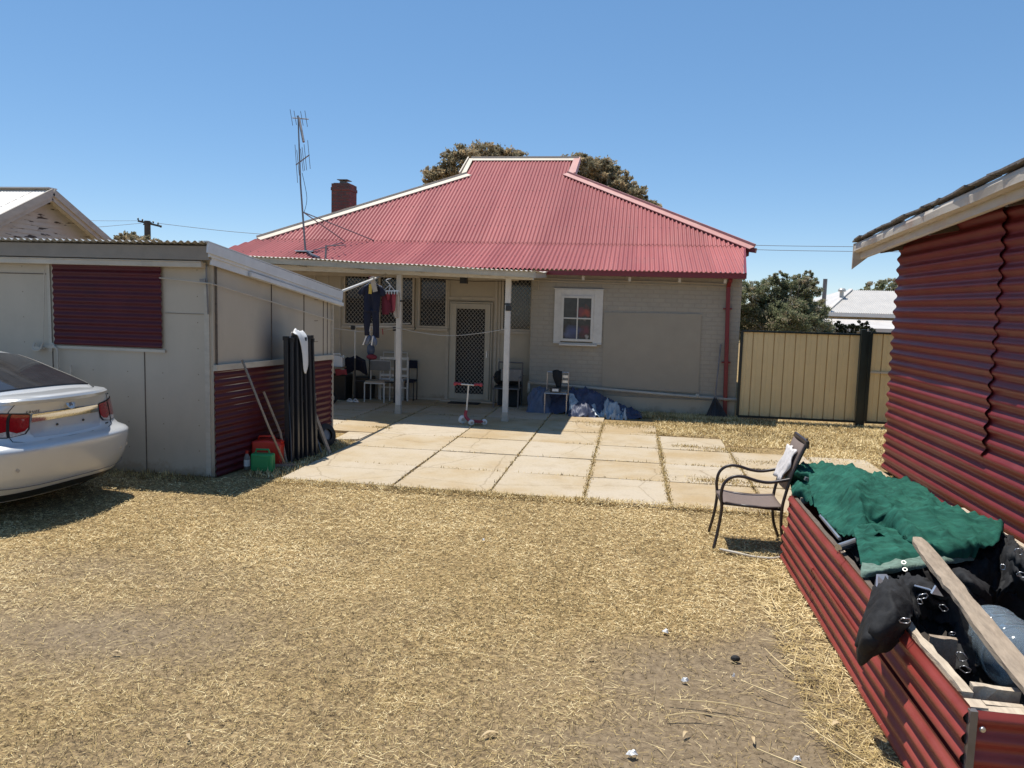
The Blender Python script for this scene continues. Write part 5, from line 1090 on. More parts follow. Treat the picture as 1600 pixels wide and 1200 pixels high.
corr(mb, (-26, 14.5, 4.66 - 3.09 * pl), (1, 0, 0), (0, 3.09, 3.09 * pl), 11.5, 0, 3.09 / math.cos(R(26.6)), n_, .088, .012); obj('roof', mb, M['zinc'], NL, smooth=True)
mb = MB(); corr(mb, (-26, 20.7, 4.66 - 3.1 * pl), (1, 0, 0), (0, -3.1, 3.1 * pl), 11.5, 0, 3.1 / math.cos(R(26.6)), (0, .45, .9), .088, .012); obj('roof', mb, M['zinc'], NL, smooth=True)
mb = MB(); mb.bar((-26, 17.6, 4.69), (gx, 17.6, 4.69), .30, .03); obj('ridge_cap', mb, M['zinc'], NL)
for sg in (-1, 1):
    mb = MB(); mb.bar((gx + .02, 17.59, 4.60), (gx + .02, 17.59 + sg * 3.1, 4.60 - 3.1 * pl), .04, .17, up=(0, 0, 1)); mb.bar((gx - .02, 17.59, 4.46), (gx - .02, 17.59 + sg * 3.1, 4.46 - 3.1 * pl), .04, .13); obj('barge_board', mb, M['shed_trim'], NL)
    mb = MB(); mb.poly([(gb, 17.59, 4.60), (gx, 17.59, 4.60), (gx, 17.59 + sg * 3.1, 4.60 - 3.1 * pl), (gb, 17.59 + sg * 3.1, 4.60 - 3.1 * pl)]); obj('soffit', mb, M['white_paint'], NL)
# neighbour on the right
NR = thing('neighbour_house', 'low cream house with a pale hipped metal roof beyond the cream fence', 'house', (12, 40, 0))
A_, B_, C_, D_ = Vector((8.2, 35, 2.18)), Vector((16, 35, 2.16)), Vector((10.0, 38.2, 3.25)), Vector((14, 38.2, 3.25))
def hipc(s): return max(.05, min(1, s / 1.8, (7.8 - s) / 2)) * 3.38
mb = MB(); corr(mb, (8.2, 35, 2.18), (1, 0, 0), (0, 3.2, 1.07), 7.8, 0, hipc, (0, -.3, .95), .09, .012); obj('roof', mb, M['zinc_grey'], NR, smooth=True)  # front slope greyer than the hips, its dimmer light put into the colour
mb = MB(); mb.poly([(8.2, 35, 2.18), (10, 38.2, 3.25), (10, 40, 3.25), (7.6, 45, 2.18)]); mb.poly([(10, 38.2, 3.25), (14, 38.2, 3.25), (14, 40, 3.25), (10, 40, 3.25)]); mb.poly([(10, 40, 3.25), (14, 40, 3.25), (16, 45, 2.18), (7.6, 45, 2.18)]); mb.poly([(16, 35, 2.16), (16, 45, 2.18), (14, 40, 3.25), (14, 38.2, 3.25)]); obj('roof_hip', mb, M['zinc'], NR)
mb = MB(); mb.bar((8.15, 34.97, 2.10), (16, 34.97, 2.08), .06, .16); mb.bar((8.2, 35, 2.2), (10, 38.2, 3.29), .16, .05); obj('fascia', mb, M['zinc'], NR)
mb = MB(); mb.bb(8.5, 15.7, 35.6, 44, 0, 2.1); obj('wall', mb, M['shed_sheet'], NR)
mb = MB(); mb.poly([(7.9, 32.9, 1.55), (16, 32.9, 1.55), (16, 35.0, 1.92), (7.9, 35.0, 1.92)], (0, 0, -.05)); mb.bb(7.9, 16, 32.86, 32.9, 1.42, 1.58); obj('awning', mb, M['zinc'], NR)
mb = MB(); mb.bb(8.0, 8.1, 32.95, 33.05, 0, 1.45); mb.bb(11, 11.1, 32.95, 33.05, 0, 1.45); obj('awning_post', mb, M['khaki_trim'], NR)
mb = MB(); mb.tube([(8.18, 35.4, 2.0), (8.18, 35.4, 3.62)], .09, 12); obj('flue', mb, M['alu_dark'], NR, smooth=False)
mb = MB(); mb.lathe((9.3, 37, 2.8), [(.09, 0), (.09, .32), (.17, .34), (.17, .42), (.12, .48), (0, .5)], 14); obj('roof_vent', mb, M['galv'], NR)

# ------------------------------------------------------------------ trees
def tree(name, label, cat, base, h, clumps, leaf_m, n, leaf, trunk_r=.2, group=None, seed=1, limbs=7, aspect=2.2, shell=.35, droop=.0):
    """trunk and limbs reach into clumps; each clump is a cloud of small leaves with gaps"""
    r_ = np.random.default_rng(seed); t_ = thing(name, label, cat, base, group); base = Vector(base)
    tot = sum(c[3] ** 2 for c in clumps); VV = []; TT = []
    for (cx, cy, cz, cr_x, sq) in clumps:
        k_ = int(n * cr_x ** 2 / tot); sub = max(4, int(k_ / 62))
        sc_ = r_.normal(0, 1, (sub, 3)); sc_ /= np.linalg.norm(sc_, axis=1)[:, None]; sc_ *= (r_.uniform(shell, 1.0, sub) ** .7)[:, None] * cr_x; sc_[:, 2] *= sq
        sr = cr_x * r_.uniform(.07, .22, sub)
        idx = r_.integers(0, sub, k_); o_ = r_.normal(0, .5, (k_, 3)); o_[:, 2] *= .7
        c = np.array([cx, cy, cz]) + sc_[idx] + o_ * sr[idx][:, None]
        a = r_.normal(0, 1, (k_, 3)); a[:, 2] -= droop; a /= np.linalg.norm(a, axis=1)[:, None]; b = np.cross(a, r_.normal(0, 1, (k_, 3))); b /= np.linalg.norm(b, axis=1)[:, None]
        L = leaf * r_.uniform(.6, 1.4, k_)[:, None]
        q = np.stack([c - a * L, c + b * L / aspect, c + a * L, c - b * L / aspect], 1); VV.append(q)
        st = r_.uniform(.15, .8, sub)[idx]; hi_ = (c[:, 2] - (cz - cr_x * sq)) / (2 * cr_x * sq); TT.append(np.clip(st + r_.normal(0, .16, k_), 0, 1))
    V_ = np.concatenate(VV); T__ = np.concatenate(TT); V_ = V_ - np.array(base)
    np_mesh('crown', V_.reshape(-1, 3), len(V_), 4, leaf_m, T__, t_)
    mb = MB(); cen = Vector((np.mean([c[0] for c in clumps]), np.mean([c[1] for c in clumps]), 0)); fork = base.lerp(Vector((cen.x, cen.y, base.z + h * .45)), 1.0)
    mb.tube(spline([base, base.lerp(fork, .5) + Vector((trunk_r * .6, 0, 0)), fork], 4), [trunk_r * (1 - .4 * i / 8) for i in range(9)], 8)
    for (cx, cy, cz, cr_x, sq) in clumps:
        for k_ in range(3):
            e_ = Vector((cx + r_.normal(0, cr_x * .45), cy + r_.normal(0, cr_x * .45), cz + r_.uniform(-.3, .6) * cr_x * sq)); m_ = fork.lerp(e_, .5) + Vector((0, 0, -.08 * h)) * (1 if droop == 0 else .5)
            pts = spline([fork - Vector((0, 0, .1)), m_, e_], 4); mb.tube(pts, [max(.012, trunk_r * .45 * (1 - i / (len(pts)))) for i in range(len(pts))], 6)
    obj('trunk', mb, M['bark'], t_, smooth=True); return t_
GT = 'grey green gum trees standing behind the house'
Yg = 42
tree('gum_tree', 'grey green gum tree rising left of the ridge of the red roof', 'tree', (-8.3, Yg, 0), 11,
     [(-10.7, Yg, 8.9, 1.1, .75), (-9.5, Yg - .4, 9.6, 1.25, .75), (-8.2, Yg + .3, 9.9, 1.3, .75), (-7.0, Yg, 9.75, 1.1, .7), (-6.1, Yg - .2, 9.3, .9, .65), (-8.8, Yg + .4, 8.3, 1.2, .6), (-7.4, Yg, 8.4, 1.2, .6)], M['leaf_gum'], 52000, .085, .28, GT, 11, droop=.5)
tree('gum_tree', 'gum tree trailing down the right hip of the red roof', 'tree', (-2.3, Yg, 0), 10,
     [(-4.4, Yg, 9.25, .95, .6), (-3.2, Yg - .3, 9.35, 1.15, .7), (-2.1, Yg + .3, 9.2, 1.1, .75), (-1.2, Yg, 8.5, 1.05, .8), (-.35, Yg - .2, 7.95, .9, .75), (.45, Yg, 7.35, .75, .7), (1.1, Yg, 6.9, .5, .6), (-2.0, Yg, 8.0, 1.3, .6), (-.6, Yg, 7.1, 1.0, .5)], M['leaf_gum'], 56000, .085, .26, GT, 12, droop=.5)
tree('gum_tree', 'tip of a small tree just showing over the left hip of the red roof', 'tree', (-13.8, 45, 0), 7, [(-14.1, 45, 7.6, .75, .5), (-13.6, 45, 7.1, .8, .6)], M['leaf_gum'], 5000, .09, .2, None, 13)
tree('dense_tree', 'small round tree top showing beside the power pole', 'tree', (-27.5, 40, 0), 5, [(-28.3, 40, 5.05, .9, .6), (-27.2, 40, 4.95, .75, .6), (-27.8, 40.5, 4.4, 1.0, .6)], M['leaf_gum'], 9000, .09, .2, None, 14)
Yb = 22
tree('feathery_tree', 'bushy tamarisk like tree with dusty pink tips behind the cream fence', 'tree', (4.0, Yb, 0), 3.2,
     [(3.15, Yb, 2.45, .50, 1.0), (3.75, Yb + .3, 2.65, .52, .9), (4.35, Yb, 2.75, .42, .9), (4.6, Yb - .2, 2.75, .36, 1.0), (4.85, Yb + .2, 2.2, .42, .9), (3.3, Yb + .3, 1.8, .7, .8), (4.2, Yb - .3, 1.9, .8, .8), (4.8, Yb, 1.6, .6, .8), (5.25, Yb, 1.4, .35, .7), (3.0, Yb + 1, 2.9, .25, .8), (3.9, Yb, 3.05, .22, .9), (4.65, Yb, 3.15, .16, .9), (4.5, Yb, 3.0, .22, .8)], M['leaf_tam'], 95000, .036, .12, None, 15, aspect=3.2)
tree('dense_tree', 'dark leafy shrub poking above the fence in front of the pale roofed house', 'shrub', (6.1, 24, 0), 1.8, [(5.9, 24, 1.65, .35, .8), (6.3, 24, 1.75, .3, .8), (6.6, 24, 1.7, .35, .8), (6.9, 24.1, 1.55, .3, .8), (6.2, 24, 1.3, .5, .6)], M['leaf_dark'], 5000, .05, .06, None, 16)
tree('dense_tree', 'green tree top behind the pale roofed house', 'tree', (15, 50, 0), 4.5, [(14.3, 50, 3.5, .9, .6), (15.4, 50, 3.8, 1.1, .6), (16.6, 50, 3.7, 1.2, .6), (17.6, 50, 3.4, 1.0, .6)], M['leaf_tam'], 9000, .09, .2, None, 17)

# ------------------------------------------------------------------ power pole and wires
PP = thing('power_pole', 'dark timber power pole with a crossarm standing far behind the grey shed', 'power pole', (-30.5, 45, 0))
mb = MB(); mb.tube([(-30.55, 45, 0), (-30.5, 45, 6.75)], [.24, .19], 10); obj('pole', mb, M['pole_wood'], PP)
mb = MB(); mb.bar((-31.0, 44.8, 6.72), (-29.6, 45.1, 6.42), .10, .12); mb.bar((-30.9, 45.2, 6.55), (-30.1, 44.8, 6.62), .08, .08); obj('crossarm', mb, M['pole_wood'], PP)
for i, (x, y, z) in enumerate(((-31.0, 44.8, 6.72), (-30.7, 44.8, 6.66), (-30.1, 45, 6.55), (-29.8, 45.05, 6.48), (-29.65, 45.1, 6.30))):
    mb = MB(); mb.lathe((x, y, z + .05), [(.03, 0), (.06, .04), (.03, .08), (.055, .12), (0, .16)], 8); obj('insulator', mb, M['black'], PP)
mb = MB(); mb.tube([(-31.6, 45, 6.62), (-29.0, 45, 6.60)], .03, 4); 
def wire(pts, label, r_=.012):
    mb = MB(); mb.tube(spline(pts, 6), r_, 4); top('power_line', mb, M['wire'], label, 'wire', smooth=False)
wire([(-30.9, 45, 6.75), (-34, 42, 6.45), (-38, 38, 6.5)], 'upper power line running left from the distant pole', .01)
wire([(-30.9, 45, 6.6), (-34, 43, 6.05), (-37, 40, 5.8)], 'lower sagging power line running left from the distant pole')
wire([(-29.7, 45, 6.6), (-24, 45, 6.1), (-18, 45, 5.9), (-10, 45, 6.1)], 'power line running right from the distant pole behind the house', .014)
wire([(3, 45, 5.87), (9, 45, 5.80), (20, 45, 5.95), (40, 45, 6.6)], 'upper of two power lines crossing the sky right of the house', .014)
wire([(3, 45, 5.65), (9, 45, 5.55), (20, 45, 5.68), (40, 45, 6.3)], 'lower of two power lines crossing the sky right of the house', .014)

# ================================================================== THINGS LEANING ON THE SHED SIDE
PL_ = thing('folded_frame', 'upright bundle of black folded marquee legs leaning on the grey shed side', 'folded frame', (-4.28, 9.5, 0))
r_ = random.Random(3)
tubes = []
for i in range(13):
    t_ = i / 12; x = -4.33 + .14 * t_ + .05 * (i % 2); y = 9.22 + .56 * t_ - .05 * (i % 2); tx = -4.37 + .10 * t_ + .05 * (i % 2); ty = 9.26 + .52 * t_; tubes.append((x, y, tx, ty, 1.60 - .02 * (i % 3)))
for i, (x, y, tx, ty, z) in enumerate(tubes):
    w = .040 if i % 3 else .055
    mb = MB(); mb.bar((x, y, .02), (tx, ty, z), w, w, up=(1, 0, 0)); tb = obj('tube', mb, M['black_metal'], PL_, bevel=.004)
    if i in (2, 4, 8, 10, 12):
        mb = MB(); mb.bar((x + (tx - x) * .46, y + (ty - y) * .46, .74), (x + (tx - x) * .52, y + (ty - y) * .52, .84), w + .004, w + .004, up=(1, 0, 0)); obj('band', mb, M['silver'], tb)
    mb = MB(); mb.box((tx, ty, z), (w + .01, w + .01, .05)); obj('cap', mb, M['black'], tb)
mb = MB(); mb.tube([(-4.33, 9.25, .8), (-4.22, 9.1, .0)], .012, 6); mb.bar((-4.4, 9.3, .03), (-4.15, 9.72, .03), .05, .03); obj('foot', mb, M['black_metal'], PL_)
C1 = [[Vector((-4.40, 9.36, 1.50)), Vector((-4.38, 9.46, 1.52)), Vector((-4.36, 9.60, 1.50))], [Vector((-4.33, 9.34, 1.66)), Vector((-4.33, 9.46, 1.67)), Vector((-4.32, 9.62, 1.66))], [Vector((-4.26, 9.38, 1.62)), Vector((-4.26, 9.48, 1.64)), Vector((-4.25, 9.62, 1.60))], [Vector((-4.23, 9.42, 1.42)), Vector((-4.22, 9.52, 1.40)), Vector((-4.23, 9.60, 1.42))], [Vector((-4.22, 9.44, 1.22)), Vector((-4.21, 9.49, 1.16)), Vector((-4.22, 9.58, 1.26))]]
mb = MB(); mb.grid(net(C1, 8, .03, 21, (30, 60, 75))); o = top('plastic_bag', mb, M['white_plastic'], 'white plastic bag hooked over the top of the black folded frame', 'bag', smooth=True); o.modifiers.new('t', 'SOLIDIFY').thickness = .008
mb = MB(); mb.grid(net([[Vector((-4.33, 9.66 + .03 * j, 1.64 + .02 * math.sin(j * 2 + i))) + Vector((.03 * i, .01 * i, -.05 * i)) for j in range(4)] for i in range(3)], 4, .01, 22)); o = obj('torn_cap', mb, M['white_plastic'], PL_, smooth=True); o.modifiers.new('t', 'SOLIDIFY').thickness = .006
mb = MB(); mb.tube([(-4.60, 8.56, 1.36), (-4.35, 8.72, .55), (-4.19, 8.82, .08)], .014, 8); S1 = thing('garden_rake', 'long handled rake leaning on the shed with its head down by the green box', 'rake', (-4.19, 8.82, 0)); obj('handle', mb, M['grey_wood'], S1, smooth=True)
mb = MB(); mb.bar((-4.30, 8.78, .05), (-4.08, 8.90, .05), .02, .03)
for i in range(9): mb.bar((-4.29 + .026 * i, 8.785 + .014 * i, .05), (-4.30 + .026 * i, 8.75 + .014 * i, .0), .008, .008)
obj('head', mb, M['alu_dark'], S1)
mb = MB(); mb.tube([(-4.60, 9.1, .92), (-4.40, 9.15, .40), (-4.30, 9.12, .0)], .016, 8); top('timber_stick', mb, M['grey_wood'], 'short grey stick leaning on the red cladding behind the long rake', 'stick')
mb = MB(); mb.bar((-4.30, 9.95, .58), (-4.02, 9.86, .0), .05, .03); top('timber_stick', mb, M['grey_wood'], 'pale timber stick leaning against the far side of the black folded frame', 'stick')
mb = MB(); mb.tube([(-4.36, 10.0, .45), (-4.16, 9.9, .0)], .012, 6); top('timber_stick', mb, M['alu_dark'], 'thin dark rod between the black folded frame and the pale stick', 'rod')
# red jerry can
def can(name, label, cat, c, d, m_, rot=0, capm='black'):
    t_ = thing(name, label, cat, tuple(c)); c = Vector(c); Rz = Matrix.Rotation(rot, 4, 'Z'); mb = MB(); mb.T = Matrix.Translation(c) @ Rz
    w, l, h = d; P_ = [(w / 2, 0), (w / 2, h * .82), (w * .34, h * .95), (-w * .05, h), (-w / 2, h * .95), (-w / 2, 0)]
    mb.add([(x, -l / 2, z) for x, z in P_] + [(x, l / 2, z) for x, z in P_], [(0, 1, 2, 3, 4, 5), (11, 10, 9, 8, 7, 6)] + [(i, i + 6, (i + 1) % 6 + 6, (i + 1) % 6) for i in range(6)]); obj('body', mb, m_, t_, bevel=.02)
    mb = MB(); mb.T = Matrix.Translation(c) @ Rz; mb.tube([(w * .25, 0, h * .94), (w * .2, 0, h * 1.12), (-w * .3, 0, h * 1.1), (-w * .36, 0, h * .93)], .014, 8); obj('handle', mb, m_, t_, smooth=True)
    mb = MB(); mb.T = Matrix.Translation(c) @ Rz; mb.lathe((w * .40, 0, h * .84), [(.028, 0), (.028, .05), (0, .052)], 12, axis=(.7, 0, .7)); obj('cap', mb, M[capm], t_); return t_
can('fuel_can', 'round shouldered red plastic fuel can behind the green box by the shed', 'fuel can', (-4.50, 9.02, .0), (.36, .22, .33), M['red_plastic'], .2, 'red_plastic')
t_ = thing('tool_box', 'small green plastic carry box on the grass beside the red fuel can', 'box', (-4.37, 8.62, 0)); mb = MB(); mb.box((-4.37, 8.62, .12), (.27, .12, .22), Matrix.Rotation(.1, 3, 'Z')); obj('body', mb, M['green_plastic'], t_, bevel=.02)
mb = MB(); mb.tube([(-4.46, 8.61, .23), (-4.45, 8.61, .275), (-4.30, 8.63, .275), (-4.29, 8.63, .23)], .012, 8); obj('handle', mb, M['green_plastic'], t_); mb = MB(); mb.box((-4.37, 8.555, .12), (.2, .01, .12), Matrix.Rotation(.1, 3, 'Z')); obj('side_panel', mb, M['green_plastic'], t_, bevel=.004)
t_ = thing('spray_bottle', 'small bottle with a pale label and red cap beside the green box', 'bottle', (-4.60, 8.66, 0)); mb = MB(); mb.lathe((-4.60, 8.66, 0), [(0, 0), (.036, .0), (.036, .16), (.015, .20), (.015, .21)], 14); obj('body', mb, M['carton'], t_, smooth=True)
mb = MB(); mb.lathe((-4.60, 8.66, .05), [(.037, 0), (.037, .08)], 14); obj('label_band', mb, M['white_cloth'], t_); mb = MB(); mb.lathe((-4.60, 8.66, .205), [(.018, 0), (.018, .035), (0, .036)], 12); obj('cap', mb, M['red_plastic'], t_)
t_ = thing('spare_tyre', 'black rubber wheel lying against the far end of the red shed cladding', 'wheel', (-4.28, 10.35, 0)); mb = MB(); mb.lathe((-4.30, 10.35, .17), [(.08, 0), (.15, .0), (.165, .02), (.165, .05), (.15, .07), (.08, .07)], 24, axis=(.85, -.35, .3)); obj('tyre', mb, M['rubber'], t_, smooth=True); mb = MB(); mb.lathe((-4.30, 10.35, .17), [(0, .04), (.08, .04)], 16, axis=(.85, -.35, .3)); obj('hub', mb, M['alu_dark'], t_)

# ================================================================== PORCH CLUTTER
def chair_frame(name, label, cat, x0, x1, y0, y1, zs_, zb, m_, seat_m, back_m, r_=.012, back_z0=.62, seat=True, group=None):
    t_ = thing(name, label, cat, ((x0 + x1) / 2, (y0 + y1) / 2, .02), group)
    for x in (x0, x1):
        for y, zt in ((y0, zs_), (y1, zb)): mb = MB(); mb.tube([(x, y, .022), (x, y, zt)], r_, 8); obj('leg', mb, m_, t_)
    mb = MB(); mb.tube([(x0, y0, zs_), (x1, y0, zs_), (x1, y1, zs_), (x0, y1, zs_), (x0, y0, zs_)], r_, 8); obj('seat_frame', mb, m_, t_)
    mb = MB(); mb.tube([(x0, y1, zb), (x1, y1, zb)], r_, 8); obj('top_bar', mb, m_, t_)
    if seat: mb = MB(); mb.box(((x0 + x1) / 2, (y0 + y1) / 2, zs_ + .025), (x1 - x0, y1 - y0, .045)); obj('seat', mb, seat_m, t_, bevel=.015)
    if back_m: mb = MB(); mb.box(((x0 + x1) / 2, y1 - .01, (back_z0 + zb) / 2), (x1 - x0 + .01, .03, zb - back_z0)); obj('backrest', mb, back_m, t_, bevel=.01)
    return t_
chair_frame('kitchen_chair', 'white framed chair with grey vinyl back facing out from the porch clutter', 'chair', -5.42, -5.0, 15.12, 15.5, .42, .86, M['white_paint'], M['tan_vinyl'], M['grey_vinyl'], .013, .66)
chair_frame('folding_chair', 'pale slatted folding chair standing behind the grey backed chair', 'chair', -5.28, -4.75, 15.62, 15.9, .44, 1.02, M['white_paint'], M['white_plastic'], None, .012)
t_ = thing('slatted_shelf', 'low white slatted shelf behind the left porch post', 'shelf', (-4.95, 15.75, 0))
for z in (.30, .56, .70, .92):
    mb = MB(); mb.bar((-5.24, 15.58, z), (-4.62, 15.58, z), .04, .03 if z < .5 else .05); obj('slat', mb, M['white_paint'], t_)
for x in (-5.24, -4.64): mb = MB(); mb.bar((x, 15.6, .02), (x, 15.6, .95), .03, .03, up=(1, 0, 0)); obj('leg', mb, M['white_paint'], t_)
chair_frame('camping_chair', 'dark folded camping chair against the wall behind the left porch post', 'chair', -4.70, -4.52, 15.62, 15.88, .42, .86, M['black_metal'], M['navy_cloth'], M['navy_cloth'], .012, .7)
# clothes rack of white and black tube
t_ = thing('clothes_rack', 'tall white tube clothes rack with black lower legs on the porch', 'clothes rack', (-5.3, 15.4, 0))
for x, y in ((-5.66, 15.2), (-5.48, 15.6), (-4.80, 15.2)):
    mb = MB(); mb.tube([(x, y, .9), (x, y, 1.55)], .018, 8); up_ = obj('upright', mb, M['white_paint'], t_); mb = MB(); mb.tube([(x, y, .03), (x, y, .92)], .022, 8); obj('lower_leg', mb, M['black_metal'], t_)
mb = MB(); mb.tube([(-5.78, 15.2, 1.57), (-4.72, 15.2, 1.60)], .022, 8); obj('top_bar', mb, M['white_paint'], t_); mb = MB(); mb.tube([(-5.6, 15.6, 1.62), (-4.6, 15.6, 1.66)], .016, 8); obj('top_bar', mb, M['white_paint'], t_)
for x in (-5.70, -4.80): mb = MB(); mb.box((x, 15.19, 1.55), (.09, .07, .08)); obj('clamp', mb, M['black'], t_, bevel=.01)
mb = MB(); mb.tube([(-5.66, 15.2, .45), (-4.8, 15.2, .45)], .014, 6); obj('stretcher', mb, M['black_metal'], t_)
# table, jerry can
t_ = thing('side_table', 'pale topped table at the left end of the porch holding a white container', 'table', (-6.35, 15.2, 0)); mb = MB(); mb.lathe((-6.4, 15.2, .70), [(0, .03), (.52, .03), (.53, .015), (.52, 0), (0, 0)], 32); obj('tabletop', mb, M['tan_vinyl'], t_); 
for x, y in ((-6.1, 15.0), (-6.7, 15.0), (-6.1, 15.5), (-6.7, 15.5)): mb = MB(); mb.tube([(x, y, .02), (x - .03, y, .70)], .018, 8); obj('leg', mb, M['black_metal'], t_)
can('water_container', 'square white plastic water container standing on the porch table', 'container', (-6.02, 15.15, .73), (.28, .16, .24), M['white_plastic'], 0, 'white_plastic')
for i_, z in enumerate((.79, .86)): pass
top('storage_bin', MB().box((-6.05, 15.45, .29), (.34, .4, .54), None, 1.06), M['black'], 'black storage bin under the edge of the porch table', 'bin', bevel=.02)
top('storage_bin', MB().box((-5.64, 15.75, .26), (.36, .3, .48), None, 1.06), M['black'], 'black storage bin between the clothes rack legs behind the chair', 'bin', bevel=.02)
mb = MB(); mb.grid(net([[Vector((-5.95 + .12 * j, 15.3 + .05 * i, .98 - .10 * i - .05 * abs(j - 2))) for j in range(5)] for i in range(4)], 4, .03, 31)); o = top('dark_jacket', mb, M['navy_cloth'], 'dark jacket heaped over the rack leg beside the white container', 'jacket', smooth=True); o.modifiers.new('t', 'SOLIDIFY').thickness = .04
mb = MB(); mb.grid(net([[Vector((-6.02 + .08 * j, 15.02 + .03 * i, .70 - .06 * i)) for j in range(4)] for i in range(3)], 4, .02, 32)); o = top('red_cloth', mb, M['pink'], 'small red cloth hanging off the edge of the porch table', 'cloth', smooth=True); o.modifiers.new('t', 'SOLIDIFY').thickness = .02
mb = MB(); mb.ell((-5.42, 15.55, .93), (.12, .08, .06), 12, 8); top('cloth_bundle', mb, M['pink'], 'faded pink cloth lump on top of the porch clutter behind the grey chair', 'cloth', smooth=True)
mb = MB(); mb.ell((-5.46, 15.6, 1.08), (.09, .07, .14), 12, 8); top('cloth_bag', mb, M['tarp_dull'], 'small blue grey bag on the porch clutter under the hanging shoes', 'bag', smooth=True)
t_ = thing('trolley', 'small trolley with a grey wheel half hidden by the shed corner', 'trolley', (-6.0, 14.6, 0)); mb = MB(); mb.lathe((-5.93, 14.55, .15), [(0, .02), (.09, .02), (.10, 0), (.13, 0), (.13, .05), (.1, .05)], 24, axis=(.5, -.85, 0)); obj('wheel', mb, M['rubber'], t_); mb = MB(); mb.lathe((-5.93, 14.55, .15), [(0, .025), (.085, .025)], 18, axis=(.5, -.85, 0)); obj('hub', mb, M['shed_trim'], t_); mb = MB(); mb.tube([(-5.95, 14.6, .15), (-6.1, 14.9, .9)], .015, 6); mb.box((-6.1, 14.7, .05), (.3, .2, .03)); obj('frame', mb, M['black_metal'], t_)
t_ = thing('white_sandal', 'pair of white slip on sandals left on the paving under the rack', 'sandals', (-5.62, 14.98, .02)); 
for dx in (0, .12): mb = MB(); mb.ell((-5.68 + dx, 14.98, .045), (.045, .12, .02), 12, 6, Matrix.Rotation(.9, 3, 'Z')); so_ = obj('sandal', mb, M['white_plastic'], t_, smooth=True); mb = MB(); mb.tube(spline([(-5.73 + dx, 14.97, .05), (-5.68 + dx, 14.96, .10), (-5.63 + dx, 14.99, .05)], 4), .012, 6); obj('strap', mb, M['white_plastic'], so_)
mb = MB(); mb.bb(-3.75, -3.1, 15.5, 15.8, .022, .04); top('door_mat', mb, M['rubber'], 'dark rubber mat on the paving in front of the screen door', 'mat')

# washing pole and clothes
mb = MB(); mb.tube([(-4.42, 11.05, 2.20), (-4.5, 12.5, 2.41), (-4.52, 13.7, 2.60)], .022, 8); top('washing_pole', mb, M['white_paint'], 'white pole spanning from the shed roof corner up to the porch beam', 'pole', smooth=True)
def cloth_sheet(name, pts, y, m_, parent, folds=.02, th=.02, seed=1, n=9):
    """outline (x,z) pairs as rows of left/right edges, hanging with folds"""
    r__ = random.Random(seed); p1, p2 = r__.uniform(0, 6), r__.uniform(0, 6); L_ = spline([(a, 0, z) for a, b, z in pts], 4); R__ = spline([(b, 0, z) for a, b, z in pts], 4)
    rows_ = [[Vector((l.x + (q.x - l.x) * j / n, y + folds * math.sin(j * 1.7 + p1 + l.z * 3) + folds * .6 * math.sin(j * .9 + l.z * 9 + p2), l.z + (q.z - l.z) * j / n)) for j in range(n + 1)] for l, q in zip(L_, R__)]
    mb = MB(); mb.grid(rows_); o = obj(name, mb, m_, parent, smooth=True); s_ = o.modifiers.new('t', 'SOLIDIFY'); s_.thickness = th; s_.offset = 0; return o
Yc = 13.0; k_ = 13.0 / 13.9
def cx_(x): return x * k_
def cz_(z): return EYE + (z - EYE) * k_
t_ = thing('tracksuit', 'black t shirt and trousers hanging together from the white washing pole', 'clothes', (cx_(-4.85), Yc, cz_(1.6)))
def row(a, b, z): return (cx_(a), cx_(b), cz_(z))
cloth_sheet('shirt', [row(-4.93, -4.76, 2.42), row(-5.06, -4.66, 2.33), row(-5.02, -4.69, 2.22), row(-5.01, -4.70, 2.05), row(-5.01, -4.71, 1.90)], Yc, M['navy_cloth'], t_, .02, .03, 1)
cloth_sheet('sleeve', [row(-5.02, -4.96, 2.38), row(-5.12, -4.99, 2.28), row(-5.10, -5.01, 2.22)], Yc, M['navy_cloth'], t_, .012, .03, 2, 4); cloth_sheet('sleeve', [row(-4.72, -4.68, 2.38), row(-4.70, -4.60, 2.28), row(-4.69, -4.61, 2.20)], Yc, M['navy_cloth'], t_, .012, .03, 3, 4)
cloth_sheet('trouser_leg', [row(-5.01, -4.86, 1.95), row(-5.01, -4.88, 1.75), row(-5.0, -4.90, 1.60), row(-4.99, -4.90, 1.46)], Yc, M['navy_cloth'], t_, .012, .03, 4, 5); cloth_sheet('trouser_leg', [row(-4.86, -4.71, 1.95), row(-4.83, -4.71, 1.75), row(-4.82, -4.71, 1.60), row(-4.82, -4.71, 1.42)], Yc, M['navy_cloth'], t_, .012, .03, 5, 5)
mb = MB(); mb.tube(spline([(cx_(-4.9), Yc, cz_(2.52)), (cx_(-4.87), Yc, cz_(2.47)), (cx_(-5.0), Yc, cz_(2.38))], 4), .005, 5); mb.tube([(cx_(-4.87), Yc, cz_(2.46)), (cx_(-4.66), Yc, cz_(2.38))], .005, 5); mb.tube([(cx_(-5.0), Yc, cz_(2.38)), (cx_(-4.66), Yc, cz_(2.38))], .005, 5); obj('hanger', mb, M['silver'], t_)
mb = MB(); mb.box((cx_(-4.865), Yc - .05, cz_(2.33)), (.055, .01, .17), Matrix.Rotation(.05, 3, 'Y')); top('swing_tag', mb, M['yellow'], 'small yellow tag hanging at the neck of the black t shirt', 'tag')
mb = MB(); mb.box((cx_(-4.80), Yc - .06, cz_(2.42)), (.085, .012, .27), Matrix.Rotation(-.25, 3, 'Y')); o = top('swing_tag', mb, M['beige_cloth'], 'long pinkish tag tied over the pole above the black t shirt', 'tag')
mb = MB(); mb.box((cx_(-4.86), Yc - .03, cz_(2.52)), (.07, .05, .09)); top('clothes_peg', mb, M['maroon'], 'dark red cloth knot gripping the white washing pole', 'knot')
